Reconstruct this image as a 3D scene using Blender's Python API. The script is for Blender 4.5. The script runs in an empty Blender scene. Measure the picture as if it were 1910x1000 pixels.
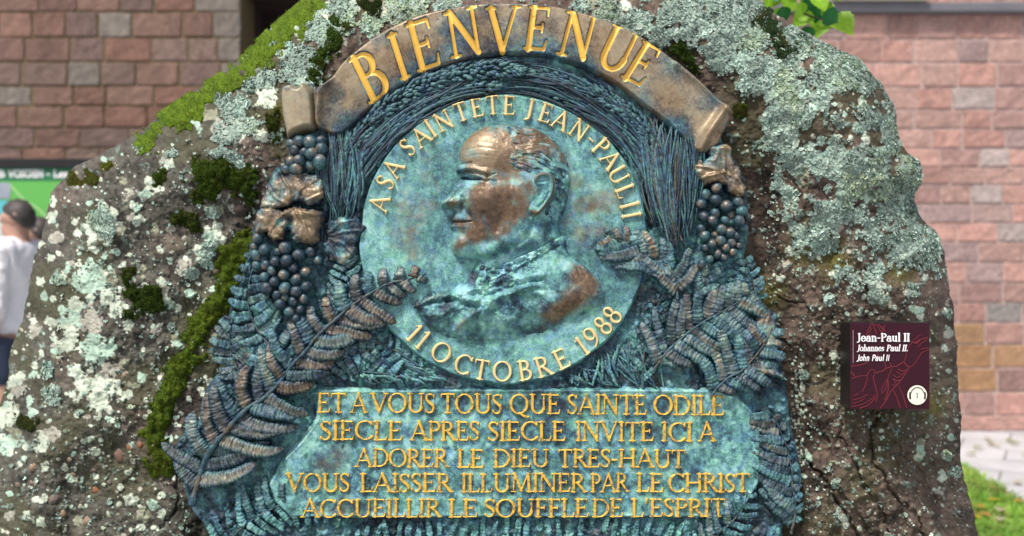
import bpy, math, random
import numpy as np
from mathutils import Vector, Matrix

R = math.radians
random.seed(7)
RNG = np.random.default_rng(11)
scene = bpy.context.scene
COL = scene.collection

# ------------------------------------------------------------------ camera, sky, sun, exposure
F = 1857.0            # focal length in photo pixels (1910 wide)
CAMZ = 1.31
cam_d = bpy.data.cameras.new('camera')
cam_d.sensor_width = 36.0
cam_d.lens = F / 1910.0 * 36.0
cam_d.clip_end = 500
cam_d.dof.use_dof = True
cam_d.dof.focus_distance = 1.98
cam_d.dof.aperture_fstop = 2.9
cam = bpy.data.objects.new('camera', cam_d)
COL.objects.link(cam)
cam.location = (0, 0, CAMZ)
cam.rotation_euler = (R(90), 0, 0)
scene.camera = cam

world = bpy.data.worlds.new('World')
scene.world = world
world.use_nodes = True
wn = world.node_tree
sky = wn.nodes.new('ShaderNodeTexSky')
sky.sky_type = 'NISHITA'
sky.sun_disc = False
SUN_EL, SUN_ROT = 58.0, 212.0
sky.sun_elevation = R(SUN_EL)
sky.sun_rotation = R(SUN_ROT)
sky.air_density = 1.0
sky.dust_density = 4.0
sky.ozone_density = 0.6
wn.links.new(sky.outputs[0], wn.nodes['Background'].inputs[0])
wn.nodes['Background'].inputs[1].default_value = 0.09

sun_d = bpy.data.lights.new('sun', 'SUN')
sun_d.energy = 2.7
sun_d.angle = R(7)
sun_d.color = (1.0, 0.95, 0.88)
sun = bpy.data.objects.new('sun', sun_d)
COL.objects.link(sun)
sd = Vector((math.sin(R(SUN_ROT)) * math.cos(R(SUN_EL)), math.cos(R(SUN_ROT)) * math.cos(R(SUN_EL)), math.sin(R(SUN_EL))))
sun.rotation_euler = sd.to_track_quat('Z', 'Y').to_euler()
sun.location = (-2, -3, 6)

vs = scene.view_settings
vs.view_transform = 'Standard'
vs.look = 'None'
vs.exposure = 0.64
vs.gamma = 1

# ------------------------------------------------------------------ numpy helpers
def W(px, py, Y):
    px = np.asarray(px, float); py = np.asarray(py, float); Y = np.asarray(Y, float) + 0 * px
    return np.stack([(px - 955) * Y / F, Y, CAMZ - (py - 500) * Y / F], -1)

def hsh(ix, iy, seed):
    ix = ix.astype(np.int64); iy = iy.astype(np.int64)
    h = (ix * 374761393 + iy * 668265263 + seed * 974634777) & 0xffffffff
    h = ((h ^ (h >> 13)) * 1274126177) & 0xffffffff
    h = h ^ (h >> 16)
    return h / 4294967295.0

def vn(x, y, seed=0):
    ix = np.floor(x); iy = np.floor(y)
    fx = x - ix; fy = y - iy
    u = fx * fx * fx * (fx * (fx * 6 - 15) + 10)
    v = fy * fy * fy * (fy * (fy * 6 - 15) + 10)
    a = hsh(ix, iy, seed); b = hsh(ix + 1, iy, seed)
    c = hsh(ix, iy + 1, seed); d = hsh(ix + 1, iy + 1, seed)
    return (a + (b - a) * u) * (1 - v) + (c + (d - c) * u) * v - 0.5     # -.5 .. .5

def fbm(x, y, s, oc=4, seed=0, gain=0.5):
    o = 0; a = 1.0; f = 1.0 / s
    for i in range(oc):
        ca, sa = math.cos(0.6 * i), math.sin(0.6 * i)
        o = o + a * vn((x * ca - y * sa) * f + 31.7 * i, (x * sa + y * ca) * f + 17.3 * i, seed + 13 * i)
        a *= gain; f *= 2.03
    return o

def worley(x, y, s, seed=0):
    x = x / s; y = y / s
    ix = np.floor(x); iy = np.floor(y)
    best = np.full(x.shape, 9.0)
    for di in (-1, 0, 1):
        for dj in (-1, 0, 1):
            cx = ix + di; cy = iy + dj
            qx = cx + hsh(cx, cy, seed); qy = cy + hsh(cx, cy, seed + 77)
            best = np.minimum(best, (x - qx) ** 2 + (y - qy) ** 2)
    return np.sqrt(best)

def sstep(a, b, x):
    t = np.clip((x - a) / (b - a), 0, 1)
    return t * t * (3 - 2 * t)

def smooth(pts, n=8, closed=False):
    P = np.array(pts, float)
    out = []
    m = len(P)
    rng_ = range(m if closed else m - 1)
    for i in rng_:
        if closed:
            p0, p1, p2, p3 = P[(i - 1) % m], P[i], P[(i + 1) % m], P[(i + 2) % m]
        else:
            p0 = P[max(i - 1, 0)]; p1 = P[i]; p2 = P[i + 1]; p3 = P[min(i + 2, m - 1)]
        for k in range(n):
            t = k / n
            out.append(0.5 * ((2 * p1) + (-p0 + p2) * t + (2 * p0 - 5 * p1 + 4 * p2 - p3) * t * t + (-p0 + 3 * p1 - 3 * p2 + p3) * t ** 3))
    if not closed:
        out.append(P[-1])
    return np.array(out)

def sd_line(x, y, pts):
    best = np.full(x.shape, 1e9)
    for i in range(len(pts) - 1):
        ax, ay = pts[i][0], pts[i][1]; bx, by = pts[i + 1][0] - ax, pts[i + 1][1] - ay
        L = bx * bx + by * by + 1e-12
        t = np.clip(((x - ax) * bx + (y - ay) * by) / L, 0, 1)
        best = np.minimum(best, (x - ax - t * bx) ** 2 + (y - ay - t * by) ** 2)
    return np.sqrt(best)

def sd_poly(x, y, pts):
    P = np.array(pts, float)
    d = sd_line(x, y, np.vstack([P, P[:1]]))
    ins = np.zeros(x.shape, bool)
    m = len(P)
    for i in range(m):
        ax, ay = P[i]; bx, by = P[(i + 1) % m]
        if ay == by: continue
        c = ((ay > y) != (by > y)) & (x < (bx - ax) * (y - ay) / (by - ay) + ax)
        ins ^= c
    return np.where(ins, d, -d)

class Sampled:                      # an expensive 2-D field sampled once on a coarse grid
    def __init__(s, fn, x0, x1, y0, y1, step):
        s.x0, s.y0, s.st = x0, y0, step
        s.xs = np.arange(x0, x1 + step, step); s.ys = np.arange(y0, y1 + step, step)
        X, Y = np.meshgrid(s.xs, s.ys)
        s.A = fn(X, Y)
    def __call__(s, x, y):
        u = np.clip((x - s.x0) / s.st, 0, len(s.xs) - 1.001); v = np.clip((y - s.y0) / s.st, 0, len(s.ys) - 1.001)
        i = u.astype(int); j = v.astype(int); fu = u - i; fv = v - j
        A = s.A
        return (A[j, i] * (1 - fu) + A[j, i + 1] * fu) * (1 - fv) + (A[j + 1, i] * (1 - fu) + A[j + 1, i + 1] * fu) * fv

def gauss(x, y, cx, cy, rx, ry=None, a=0):
    ry = ry or rx
    c, s = math.cos(R(a)), math.sin(R(a))
    u = ((x - cx) * c + (y - cy) * s) / rx; v = (-(x - cx) * s + (y - cy) * c) / ry
    return np.exp(-(u * u + v * v))

def ridge(x, y, pts, w):
    return np.exp(-(sd_line(x, y, pts) / w) ** 2)

# ------------------------------------------------------------------ mesh helpers
ORG = {}
def mk(name, verts, faces, mat, parent=None, attrs=None, colors=None, flat=False, origin=None):
    """faces: (n,4) or (n,3) int array or a list of such arrays"""
    verts = np.asarray(verts, float)
    if origin is None:
        origin = ORG[parent.name] if parent is not None else np.zeros(3)
    origin = np.asarray(origin, float)
    v = verts - origin
    if isinstance(faces, np.ndarray): faces = [faces]
    me = bpy.data.meshes.new(name)
    me.vertices.add(len(v))
    me.vertices.foreach_set('co', v.astype(np.float32).ravel())
    idx = np.concatenate([f.ravel() for f in faces]).astype(np.int32)
    tot = np.concatenate([np.full(len(f), f.shape[1], np.int32) for f in faces])
    st = np.concatenate([[0], np.cumsum(tot)[:-1]]).astype(np.int32)
    me.loops.add(len(idx)); me.loops.foreach_set('vertex_index', idx)
    me.polygons.add(len(tot)); me.polygons.foreach_set('loop_start', st)
    me.polygons.foreach_set('use_smooth', np.full(len(tot), not flat, bool))
    me.update(calc_edges=True)
    for k, a in (attrs or {}).items():
        at = me.attributes.new(k, 'FLOAT', 'POINT')
        at.data.foreach_set('value', (np.zeros(len(v)) + a).astype(np.float32))
    if colors is not None:
        at = me.attributes.new('albedo', 'FLOAT_COLOR', 'POINT')
        c4 = np.ones((len(v), 4), np.float32); c4[:, :3] = colors
        at.data.foreach_set('color', c4.ravel())
    if mat: me.materials.append(mat)
    o = bpy.data.objects.new(name, me)
    COL.objects.link(o)
    if parent is not None:
        o.parent = parent
        ORG[o.name] = ORG[parent.name]
    else:
        o.location = origin
        ORG[o.name] = origin
    return o

def root(name, loc, label, cat, group=None):
    o = bpy.data.objects.new(name, None); COL.objects.link(o)
    o.location = loc; o.empty_display_size = 0.1
    ORG[o.name] = np.array(loc, float)
    return tag(o, label, cat, group)

def tag(o, label=None, cat=None, group=None, kind=None):
    if label: o['label'] = label
    if cat: o['category'] = cat
    if group: o['group'] = group
    if kind: o['kind'] = kind
    return o

class MB:                           # collects pieces into ONE mesh
    def __init__(s): s.v = []; s.q = []; s.t = []; s.n = 0; s.at = {}; s.c = []
    def add(s, v, q=None, t=None, at=None, c=None):
        v = np.asarray(v, float).reshape(-1, 3)
        if q is not None and len(q): s.q.append(np.asarray(q, int) + s.n)
        if t is not None and len(t): s.t.append(np.asarray(t, int) + s.n)
        for k, a in (at or {}).items():
            s.at.setdefault(k, []).append(np.zeros(len(v)) + a)
        if c is not None: s.c.append(np.zeros((len(v), 3)) + np.asarray(c))
        s.v.append(v); s.n += len(v)
    def box(s, lo, hi, c=None, bev=0.0):
        x0, y0, z0 = lo; x1, y1, z1 = hi
        v = [(x0, y0, z0), (x1, y0, z0), (x1, y1, z0), (x0, y1, z0), (x0, y0, z1), (x1, y0, z1), (x1, y1, z1), (x0, y1, z1)]
        q = [(0, 3, 2, 1), (4, 5, 6, 7), (0, 1, 5, 4), (1, 2, 6, 5), (2, 3, 7, 6), (3, 0, 4, 7)]
        s.add(v, q, c=c)
    def build(s, name, mat, parent=None, flat=False, origin=None):
        fs = []
        if s.q: fs.append(np.vstack(s.q))
        if s.t: fs.append(np.vstack(s.t))
        at = {k: np.concatenate(a) for k, a in s.at.items()}
        col = np.vstack(s.c) if s.c else None
        return mk(name, np.vstack(s.v), fs, mat, parent, at, col, flat, origin)

def bevel(o, w, seg=2):
    m = o.modifiers.new('bevel', 'BEVEL'); m.width = w; m.segments = seg; m.limit_method = 'ANGLE'
    return o

def grid_clip(xs, ys, D):
    """quads of the grid touching D>0, with the outside corners pulled onto D=0"""
    gy, gx = np.gradient(D, ys, xs)
    ins = D > 0
    cell = ins[:-1, :-1] | ins[1:, :-1] | ins[:-1, 1:] | ins[1:, 1:]
    ny, nx = D.shape
    used = np.zeros(D.shape, bool)
    for a in (slice(None, -1), slice(1, None)):
        for b in (slice(None, -1), slice(1, None)):
            used[a, b] |= cell
    X, Y = np.meshgrid(xs, ys)
    out = used & ~ins
    g2 = gx ** 2 + gy ** 2 + 1e-9
    k = D / g2
    mx = 1.6 * max(xs[1] - xs[0], ys[1] - ys[0]) / np.sqrt(g2)
    k = np.clip(k, -mx, 0)
    X = np.where(out, X - gx * k, X); Y = np.where(out, Y - gy * k, Y)
    Dc = np.where(out, 0, D)
    ids = np.full(D.shape, -1); ids[used] = np.arange(used.sum())
    i, j = np.nonzero(cell)
    q = np.stack([ids[i, j], ids[i + 1, j], ids[i + 1, j + 1], ids[i, j + 1]], -1)
    return X[used], Y[used], Dc[used], q

YP = 2.0                            # plane of the plaque
def relief(px, py, h, hb=0.015):    # a point h metres proud of the plaque plane
    Yr = YP - hb
    px = np.asarray(px, float)
    return np.stack([(px - 955) * Yr / F, YP - np.asarray(h) + 0 * px, CAMZ - (np.asarray(py) - 500) * Yr / F], -1)

def patch(name, sdf, hfun, bb, step, mat, parent, attr=None, hb=0.015):
    xs = np.arange(bb[0], bb[1] + step, step); ys = np.arange(bb[2], bb[3] + step, step)
    X, Y = np.meshgrid(xs, ys)
    D = sdf(X, Y)
    x, y, d, q = grid_clip(xs, ys, D)
    h = hfun(x, y, d)
    at = attr(x, y, d, h) if attr else None
    return mk(name, relief(x, y, h, hb), q, mat, parent, at)

def tube(mb, P, rad, M=6, at=None, flatten=1.0, c=None):
    """closed-end tube along world points P (n,3)"""
    P = np.asarray(P, float); n = len(P)
    rad = np.zeros(n) + rad
    T = np.gradient(P, axis=0); T /= np.linalg.norm(T, axis=1)[:, None] + 1e-12
    up = np.array([0, -1.0, 0]) if abs(T[n // 2][1]) < 0.8 else np.array([0, 0, 1.0])
    S = np.cross(T, up); S /= np.linalg.norm(S, axis=1)[:, None] + 1e-12
    U = np.cross(S, T)
    a = np.linspace(0, 2 * math.pi, M, endpoint=False)
    v = P[:, None, :] + rad[:, None, None] * (np.cos(a)[None, :, None] * S[:, None, :] + flatten * np.sin(a)[None, :, None] * U[:, None, :])
    i, j = np.meshgrid(np.arange(n - 1), np.arange(M), indexing='ij')
    j2 = (j + 1) % M
    q = np.stack([i * M + j, i * M + j2, (i + 1) * M + j2, (i + 1) * M + j], -1).reshape(-1, 4)
    v = np.concatenate([v.reshape(-1, 3), P[:1], P[-1:]])
    b = n * M
    jj = np.arange(M)
    t = np.concatenate([np.stack([np.full(M, b), (jj + 1) % M, jj], -1), np.stack([np.full(M, b + 1), (n - 1) * M + jj, (n - 1) * M + (jj + 1) % M], -1)])
    mb.add(v, q, t, at, c)

# ------------------------------------------------------------------ materials
class NT:
    def __init__(s, name):
        s.m = bpy.data.materials.new(name); s.m.use_nodes = True
        s.t = s.m.node_tree; s.b = s.t.nodes['Principled BSDF']
        s.obj = None
    def n(s, ty, **kw):
        o = s.t.nodes.new(ty)
        for k, v in kw.items(): setattr(o, k, v)
        return o
    def l(s, a, b): s.t.links.new(a, b)
    def set(s, sock, v):
        if hasattr(v, 'is_output') or isinstance(v, bpy.types.NodeSocket): s.l(v, sock)
        else: sock.default_value = v
    def co(s):
        if s.obj is None: s.obj = s.n('ShaderNodeTexCoord').outputs['Object']
        return s.obj
    def noise(s, scale, det=3, rough=0.55, vec=None, dist=0.0):
        o = s.n('ShaderNodeTexNoise'); o.inputs['Scale'].default_value = scale
        o.inputs['Detail'].default_value = det; o.inputs['Roughness'].default_value = rough
        o.inputs['Distortion'].default_value = dist
        s.l(vec or s.co(), o.inputs['Vector']); return o.outputs['Fac']
    def math(s, op, a, b=0.0, c=None, clamp=False):
        o = s.n('ShaderNodeMath', operation=op, use_clamp=clamp)
        s.set(o.inputs[0], a); s.set(o.inputs[1], b)
        if c is not None: s.set(o.inputs[2], c)
        return o.outputs[0]
    def attr(s, name):
        o = s.n('ShaderNodeAttribute', attribute_name=name); return o
    def ramp(s, fac, stops, interp='LINEAR'):
        o = s.n('ShaderNodeValToRGB'); cr = o.color_ramp; cr.interpolation = interp
        while len(cr.elements) < len(stops): cr.elements.new(0.5)
        for e, (p, c) in zip(cr.elements, stops):
            e.position = p; e.color = (*c, 1) if len(c) == 3 else c
        s.l(fac, o.inputs[0]); return o.outputs[0]
    def mix(s, fac, a, b, mode='MIX'):
        o = s.n('ShaderNodeMix', data_type='RGBA', blend_type=mode)
        s.set(o.inputs[0], fac)
        for k, v in ((6, a), (7, b)):
            if isinstance(v, tuple): v = (*v, 1) if len(v) == 3 else v
            s.set(o.inputs[k], v)
        return o.outputs[2]
    def bump(s, h, st=0.3, dist=0.002, prev=None):
        o = s.n('ShaderNodeBump'); o.inputs['Strength'].default_value = st; o.inputs['Distance'].default_value = dist
        s.l(h, o.inputs['Height'])
        if prev is not None: s.l(prev, o.inputs['Normal'])
        return o.outputs[0]
    def out(s, color=None, rough=None, metal=None, normal=None, spec=None):
        b = s.b
        if color is not None: s.set(b.inputs['Base Color'], (*color, 1) if isinstance(color, tuple) else color)
        if rough is not None: s.set(b.inputs['Roughness'], rough)
        if metal is not None: s.set(b.inputs['Metallic'], metal)
        if normal is not None: s.l(normal, b.inputs['Normal'])
        if spec is not None: b.inputs['Specular IOR Level'].default_value = spec
        return s.m

def patina(name='patinated_bronze', k_=1.0, gloss=0.0, bmp=1.0):
    k = NT(name)
    wear = k.attr('wear').outputs['Fac']; tone = k.attr('tone').outputs['Fac']; paleness = k.attr('paleness').outputs['Fac']
    n1 = k.noise(26 * k_, 4, .6); n2 = k.noise(120 * k_, 5, .7, dist=.8); n3 = k.noise(520 * k_, 3, .65); n4 = k.noise(40 * k_, 5, .7, dist=1.0)
    t = k.math('ADD', tone, k.math('MULTIPLY', k.math('SUBTRACT', n1, .5), .35))
    t = k.math('ADD', t, k.math('MULTIPLY', k.math('SUBTRACT', n2, .5), 1.0))
    t = k.math('ADD', t, k.math('MULTIPLY', k.math('SUBTRACT', n3, .5), .9), clamp=True)
    pat = k.ramp(t, [(0.0, (.006, .013, .022)), (.22, (.019, .046, .072)), (.45, (.050, .142, .165)), (.70, (.130, .33, .325)), (1.0, (.32, .57, .52))])
    hue = k.ramp(n4, [(.35, (.88, .92, 1.25)), (.5, (1, 1, 1)), (.66, (.9, 1.10, .84))])
    pat = k.mix(1.0, pat, hue, 'MULTIPLY')
    bt = k.math('ADD', k.math('MULTIPLY', n2, .55), k.math('MULTIPLY', n1, .45))
    bt = k.math('ADD', bt, k.math('MULTIPLY', paleness, .42))  # lifts the bronze colour itself towards pale tan
    br = k.ramp(bt, [(.3, (.062, .036, .022)), (.47, (.145, .088, .052)), (.62, (.265, .192, .116)), (.95, (.44, .37, .245))])
    w = k.math('ADD', wear, k.math('MULTIPLY', k.math('SUBTRACT', n2, .5), .75))
    w = k.math('ADD', w, k.math('MULTIPLY', k.math('SUBTRACT', n3, .5), .55))
    wm = k.n('ShaderNodeMapRange', interpolation_type='SMOOTHSTEP'); wm.inputs[1].default_value = .12; wm.inputs[2].default_value = 1.05
    k.l(w, wm.inputs[0]); wf = wm.outputs[0]
    col = k.mix(wf, pat, br)
    rough = k.math('SUBTRACT', .56 - gloss, k.math('MULTIPLY', wf, .16))
    metal = k.math('MULTIPLY', wf, .35)
    bs = k.math('SUBTRACT', 1.0, k.math('MULTIPLY', wf, .55))
    nb = k.n('ShaderNodeBump'); nb.inputs['Distance'].default_value = .0022 / k_; k.l(n2, nb.inputs['Height']); k.l(k.math('MULTIPLY', bs, .5 * bmp), nb.inputs['Strength'])
    nc = k.n('ShaderNodeBump'); nc.inputs['Distance'].default_value = .0009 / k_; k.l(n3, nc.inputs['Height']); k.l(k.math('MULTIPLY', bs, .55 * bmp), nc.inputs['Strength']); k.l(nb.outputs[0], nc.inputs['Normal'])
    return k.out(col, rough, metal, nc.outputs[0])

def gold(name, c0, c1, dirt, amount):
    k = NT(name)
    n1 = k.noise(150, 4, .6); n2 = k.noise(520, 3, .6)
    c = k.mix(n2, c0, c1)
    f = k.ramp(n1, [(amount, (0, 0, 0)), (amount + .14, (1, 1, 1))])
    c = k.mix(f, dirt, c)
    return k.out(c, .42, .25, k.bump(n2, .35, .0008))

def rock_mat():
    k = NT('boulder_sandstone')
    a = k.attr('albedo').outputs['Color']
    n1 = k.noise(60, 6, .7); n2 = k.noise(330, 5, .7); n3 = k.noise(1100, 2, .6)
    v = k.math('ADD', k.math('MULTIPLY', n1, .5), k.math('ADD', k.math('MULTIPLY', n2, .9), k.math('MULTIPLY', n3, .5)))
    m = k.ramp(v, [(.45, (.45, .43, .42)), (.95, (1, 1, 1)), (1.0, (1.25, 1.25, 1.2))])
    mm = k.n('ShaderNodeMapRange'); mm.inputs[1].default_value = .5; mm.inputs[2].default_value = 1.35; mm.inputs[3].default_value = .5; mm.inputs[4].default_value = 1.45
    k.l(v, mm.inputs[0])
    c = k.mix(1.0, a, mm.outputs[0], 'MULTIPLY')
    nb = k.bump(n1, .5, .006); nb = k.bump(n2, .6, .0025, nb)
    return k.out(c, .92, 0, nb, spec=.2)

def albedo_mat(name, rough=.85, nscale=200, nst=.4, bumpd=.002, spec=.3, trans=0.0):
    k = NT(name)
    a = k.attr('albedo').outputs['Color']
    n = k.noise(nscale, 4, .65)
    mm = k.n('ShaderNodeMapRange'); mm.inputs[1].default_value = .3; mm.inputs[2].default_value = .7; mm.inputs[3].default_value = 1 - nst; mm.inputs[4].default_value = 1 + nst
    k.l(n, mm.inputs[0])
    c = k.mix(1.0, a, mm.outputs[0], 'MULTIPLY')
    m = k.out(c, rough, 0, k.bump(n, .4, bumpd), spec=spec)
    if trans > 0:
        tr = k.n('ShaderNodeBsdfTranslucent'); k.l(c, tr.inputs[0])
        mx = k.n('ShaderNodeMixShader'); mx.inputs[0].default_value = trans
        k.l(k.b.outputs[0], mx.inputs[1]); k.l(tr.outputs[0], mx.inputs[2])
        k.l(mx.outputs[0], k.t.nodes['Material Output'].inputs[0])
    return m

def plain(name, c, rough=.6, metal=0.0, var=.12, scale=60, spec=.4):
    k = NT(name)
    n = k.noise(scale, 4, .6)
    col = k.mix(n, tuple(x * (1 - var) for x in c), tuple(min(1, x * (1 + var)) for x in c))
    return k.out(col, rough, metal, k.bump(n, .15, .001), spec=spec)

M_PAT = patina()
M_GRAPE = patina('patinated_bronze_grapes', .0135, .20, .25)
M_GOLD = gold('gold_leaf_paint', (.80, .42, .045), (.92, .60, .13), (.34, .14, .03), .24)
M_GOLDW = gold('worn_gold_paint', (.74, .40, .030), (.92, .58, .10), (.14, .15, .10), .36)
M_CREAM = gold('pale_gold_paint', (.72, .50, .20), (.88, .70, .36), (.45, .30, .12), .22)
M_ROCK = rock_mat()
M_LICH = albedo_mat('foliose_lichen', .9, 500, .3, .001, .15)
M_MOSS = albedo_mat('moss', .9, 300, .35, .002, .15, trans=.25)
M_BLOCK = albedo_mat('sandstone_blocks', .9, 45, .28, .006, .2)
M_PEB = albedo_mat('pebble_stone', .7, 150, .2, .001, .3)
M_GRASS = albedo_mat('grass_blades', .6, 5, .15, .001, .3, trans=.35)
M_LEAF = albedo_mat('linden_leaf', .45, 60, .15, .001, .4, trans=.55)

# ------------------------------------------------------------------ lettering: strokes of varying width
TS, TT = .064, .026
def seg(x0, y0, x1, y1, w0, w1=None): return [(x0, y0, w0), (x1, y1, w0 if w1 is None else w1)]
def serif(x, y, l=.10):
    l = l + .028
    yy = y + .02 if y < .5 else y - .02
    return [(x - l, yy, .016), (x, yy, .024), (x + l, yy, .016)]
def ell(cx, cy, rx, ry, a0=0, a1=360, thick=TS, thin=TT, n=26):
    a = np.radians(np.linspace(a0, a1, n))
    return [(cx + rx * math.cos(t), cy + ry * math.sin(t), thin + (thick - thin) * abs(math.cos(t)) ** 1.4) for t in a]
def stem(x, y0=0., y1=1., w=TS, l=.10): return [seg(x, y0 + .01, x, y1 - .01, w), serif(x, y0, l), serif(x, y1, l)]
def spl(pts): return [tuple(p) for p in smooth(pts, 5)]
def esspts(k=1.0, x=1.0):
    P = [(.45, .82, TT), (.37, .94, TT), (.26, .975, TT + .005), (.13, .91, .045), (.09, .77, .054), (.15, .62, .062), (.27, .52, .066), (.40, .40, .062), (.44, .25, .054), (.37, .08, .04), (.24, .022, TT), (.12, .06, TT), (.05, .18, TT)]
    return spl([(a * x, b * k, c) for a, b, c in P])
G = {}
G['A'] = (.86, [seg(.07, .02, .43, 1.0, TT + .006), seg(.42, 1.0, .79, .02, TS), seg(.18, .36, .64, .36, TT), serif(.07, 0, .09), serif(.79, 0, .10)])
G['B'] = (.64, stem(.14) + [[(.14, .975, TT), (.28, .975, TT)] + ell(.29, .755, .20, .22, 88, -88) + [(.14, .535, TT)], [(.14, .535, TT), (.30, .535, TT)] + ell(.32, .28, .25, .255, 88, -88) + [(.14, .025, TT)]])
G['C'] = (.80, [ell(.46, .5, .39, .485, 42, 318), seg(.745, .80, .765, .98, TT, .018), seg(.745, .2, .765, .06, TT, .018)])
G['D'] = (.84, stem(.14) + [[(.14, .975, TT), (.34, .975, TT)] + ell(.36, .5, .41, .475, 88, -88) + [(.14, .025, TT)]])
G['E'] = (.64, stem(.14) + [seg(.14, .975, .54, .975, TT), seg(.54, .97, .56, .80, TT + .005, .012), seg(.14, .51, .44, .51, TT), seg(.44, .42, .44, .60, .018), seg(.14, .025, .57, .025, TT), seg(.57, .03, .61, .22, TT + .006, .012)])
G['F'] = (.58, stem(.14) + [seg(.14, .975, .52, .975, TT), seg(.52, .97, .54, .80, TT + .005, .012), seg(.14, .51, .42, .51, TT), seg(.42, .42, .42, .60, .018)])
G['G'] = (.86, [ell(.46, .5, .39, .485, 42, 310), seg(.745, .80, .765, .98, TT, .018), seg(.74, .06, .74, .42, TS), serif(.74, .44, .1)])
G['H'] = (.88, stem(.14) + stem(.74) + [seg(.14, .51, .74, .51, TT)])
G['I'] = (.30, stem(.15))
G['J'] = (.38, [seg(.24, .99, .24, .12, TS), spl([(.24, .14, TS), (.21, -.02, .05), (.12, -.10, .035), (.0, -.12, .03)]), serif(.24, 1)])
G['L'] = (.60, stem(.14) + [seg(.14, .025, .54, .025, TT), seg(.54, .03, .58, .22, TT + .006, .012)])
G['M'] = (1.02, [seg(.12, .02, .17, .99, TT + .006), seg(.17, .99, .5, .06, TS), seg(.5, .06, .84, .99, TT + .004), seg(.84, .99, .90, .02, TS), serif(.12, 0, .09), serif(.90, 0), serif(.13, 1, .07), serif(.88, 1, .07)])
G['N'] = (.88, [seg(.14, .02, .14, .99, TT + .008), seg(.14, .99, .74, .02, TS), seg(.74, .02, .74, .99, TT + .008), serif(.14, 0), serif(.74, 1), serif(.09, 1, .07)])
G['O'] = (.90, [ell(.45, .5, .40, .49)])
G['P'] = (.60, stem(.14) + [[(.14, .975, TT), (.28, .975, TT)] + ell(.31, .735, .23, .24, 88, -88) + [(.14, .495, TT)]])
G['Q'] = (.92, [ell(.45, .5, .40, .49), spl([(.46, .06, TT), (.62, -.06, .055), (.80, -.15, .05), (.95, -.14, .02)])])
G['R'] = (.72, stem(.14) + [[(.14, .975, TT), (.28, .975, TT)] + ell(.30, .745, .22, .23, 88, -88) + [(.14, .515, TT)], seg(.32, .51, .66, .03, TS, TS), serif(.68, 0, .08)])
G['S'] = (.52, [esspts(), seg(.45, .80, .47, .96, TT, .014), seg(.05, .18, .035, .03, TT, .014)])
G['T'] = (.72, [seg(.36, .01, .36, .97, TS), serif(.36, 0, .12), seg(.05, .975, .67, .975, TT), seg(.05, .97, .03, .79, TT + .005, .012), seg(.67, .97, .69, .79, TT + .005, .012)])
G['U'] = (.86, [[(.16, .99, TS), (.16, .34, TS)] + ell(.44, .33, .28, .31, 181, 359, thin=.035) + [(.72, .34, TT + .008), (.72, .99, TT + .008)], serif(.16, 1), serif(.72, 1, .09)])
G['V'] = (.84, [seg(.08, .99, .42, .02, TS), seg(.42, .02, .76, .99, TT + .006), serif(.08, 1), serif(.76, 1, .09)])
G['1'] = (.34, [seg(.18, .01, .18, .98, TS), seg(.18, .97, .03, .86, TT), serif(.18, 0, .1)])
G['8'] = (.54, [ell(.27, .745, .17, .235), ell(.27, .265, .225, .255)])
G['9'] = (.56, [ell(.28, .68, .22, .30), spl([(.50, .68, TS), (.48, .40, .058), (.36, .16, .045), (.10, -.02, TT)])])
G['-'] = (.36, [seg(.06, .42, .29, .42, .042)])
G["'"] = (.22, [seg(.12, 1.0, .07, .72, .05, .015)])
G['.'] = (.24, [seg(.11, .05, .12, .05, .06)])
G['a'] = (.52, [[(.40, .02, TS), (.40, .44, TS)] + ell(.25, .47, .15, .19, 5, 160), ell(.22, .19, .18, .19), serif(.45, 0, .06)])
G['e'] = (.52, [ell(.27, .33, .22, .33, 8, 325), seg(.06, .36, .47, .36, TT)])
G['n'] = (.60, [seg(.13, .01, .13, .64, TS), [(.13, .48, TT)] + ell(.29, .46, .17, .20, 165, 5) + [(.46, .46, TS), (.46, .01, TS)], serif(.13, 0, .09), serif(.46, 0, .09), serif(.09, .66, .05)])
G['h'] = (.60, [seg(.13, .01, .13, 1.05, TS), [(.13, .48, TT)] + ell(.29, .46, .17, .20, 165, 5) + [(.46, .46, TS), (.46, .01, TS)], serif(.13, 0, .09), serif(.46, 0, .09), serif(.09, 1.07, .05)])
G['u'] = (.60, [[(.13, .64, TS), (.13, .22, TS)] + ell(.29, .20, .16, .19, 185, 355) + [(.46, .22, TT)], seg(.46, .01, .46, .64, TS), serif(.09, .66, .05), serif(.42, .66, .05), serif(.50, 0, .05)])
G['l'] = (.28, [seg(.14, .01, .14, 1.05, TS), serif(.14, 0, .09), serif(.10, 1.07, .05)])
G['o'] = (.55, [ell(.27, .33, .23, .33)])
G['s'] = (.42, [esspts(.66, .82)])

def glyph_sdf(x, y, ch, fat=0.0, sans=False):
    best = np.full(x.shape, -1e9)
    for path in G[ch][1]:
        if sans and abs(path[0][2] - .016) < 1e-6: continue
        for (ax, ay, aw), (bx, by, bw) in zip(path[:-1], path[1:]):
            if sans: aw = bw = .062
            dx, dy = bx - ax, by - ay
            t = np.clip(((x - ax) * dx + (y - ay) * dy) / (dx * dx + dy * dy + 1e-12), 0, 1)
            best = np.maximum(best, aw + (bw - aw) * t + fat - np.hypot(x - ax - t * dx, y - ay - t * dy))
    return best

_gc = {}
def glyph_mesh(ch, fat, sans):
    key = (ch, round(fat, 3), sans)
    if key not in _gc:
        xs = np.arange(-.16, G[ch][0] + .16, .021); ys = np.arange(-.26, 1.17, .021)
        X, Y = np.meshgrid(xs, ys)
        x, y, d, q = grid_clip(xs, ys, glyph_sdf(X, Y, ch, fat, sans))
        _gc[key] = (x, y, d, q[:, ::-1])          # glyph y goes up
    return _gc[key]

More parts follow.
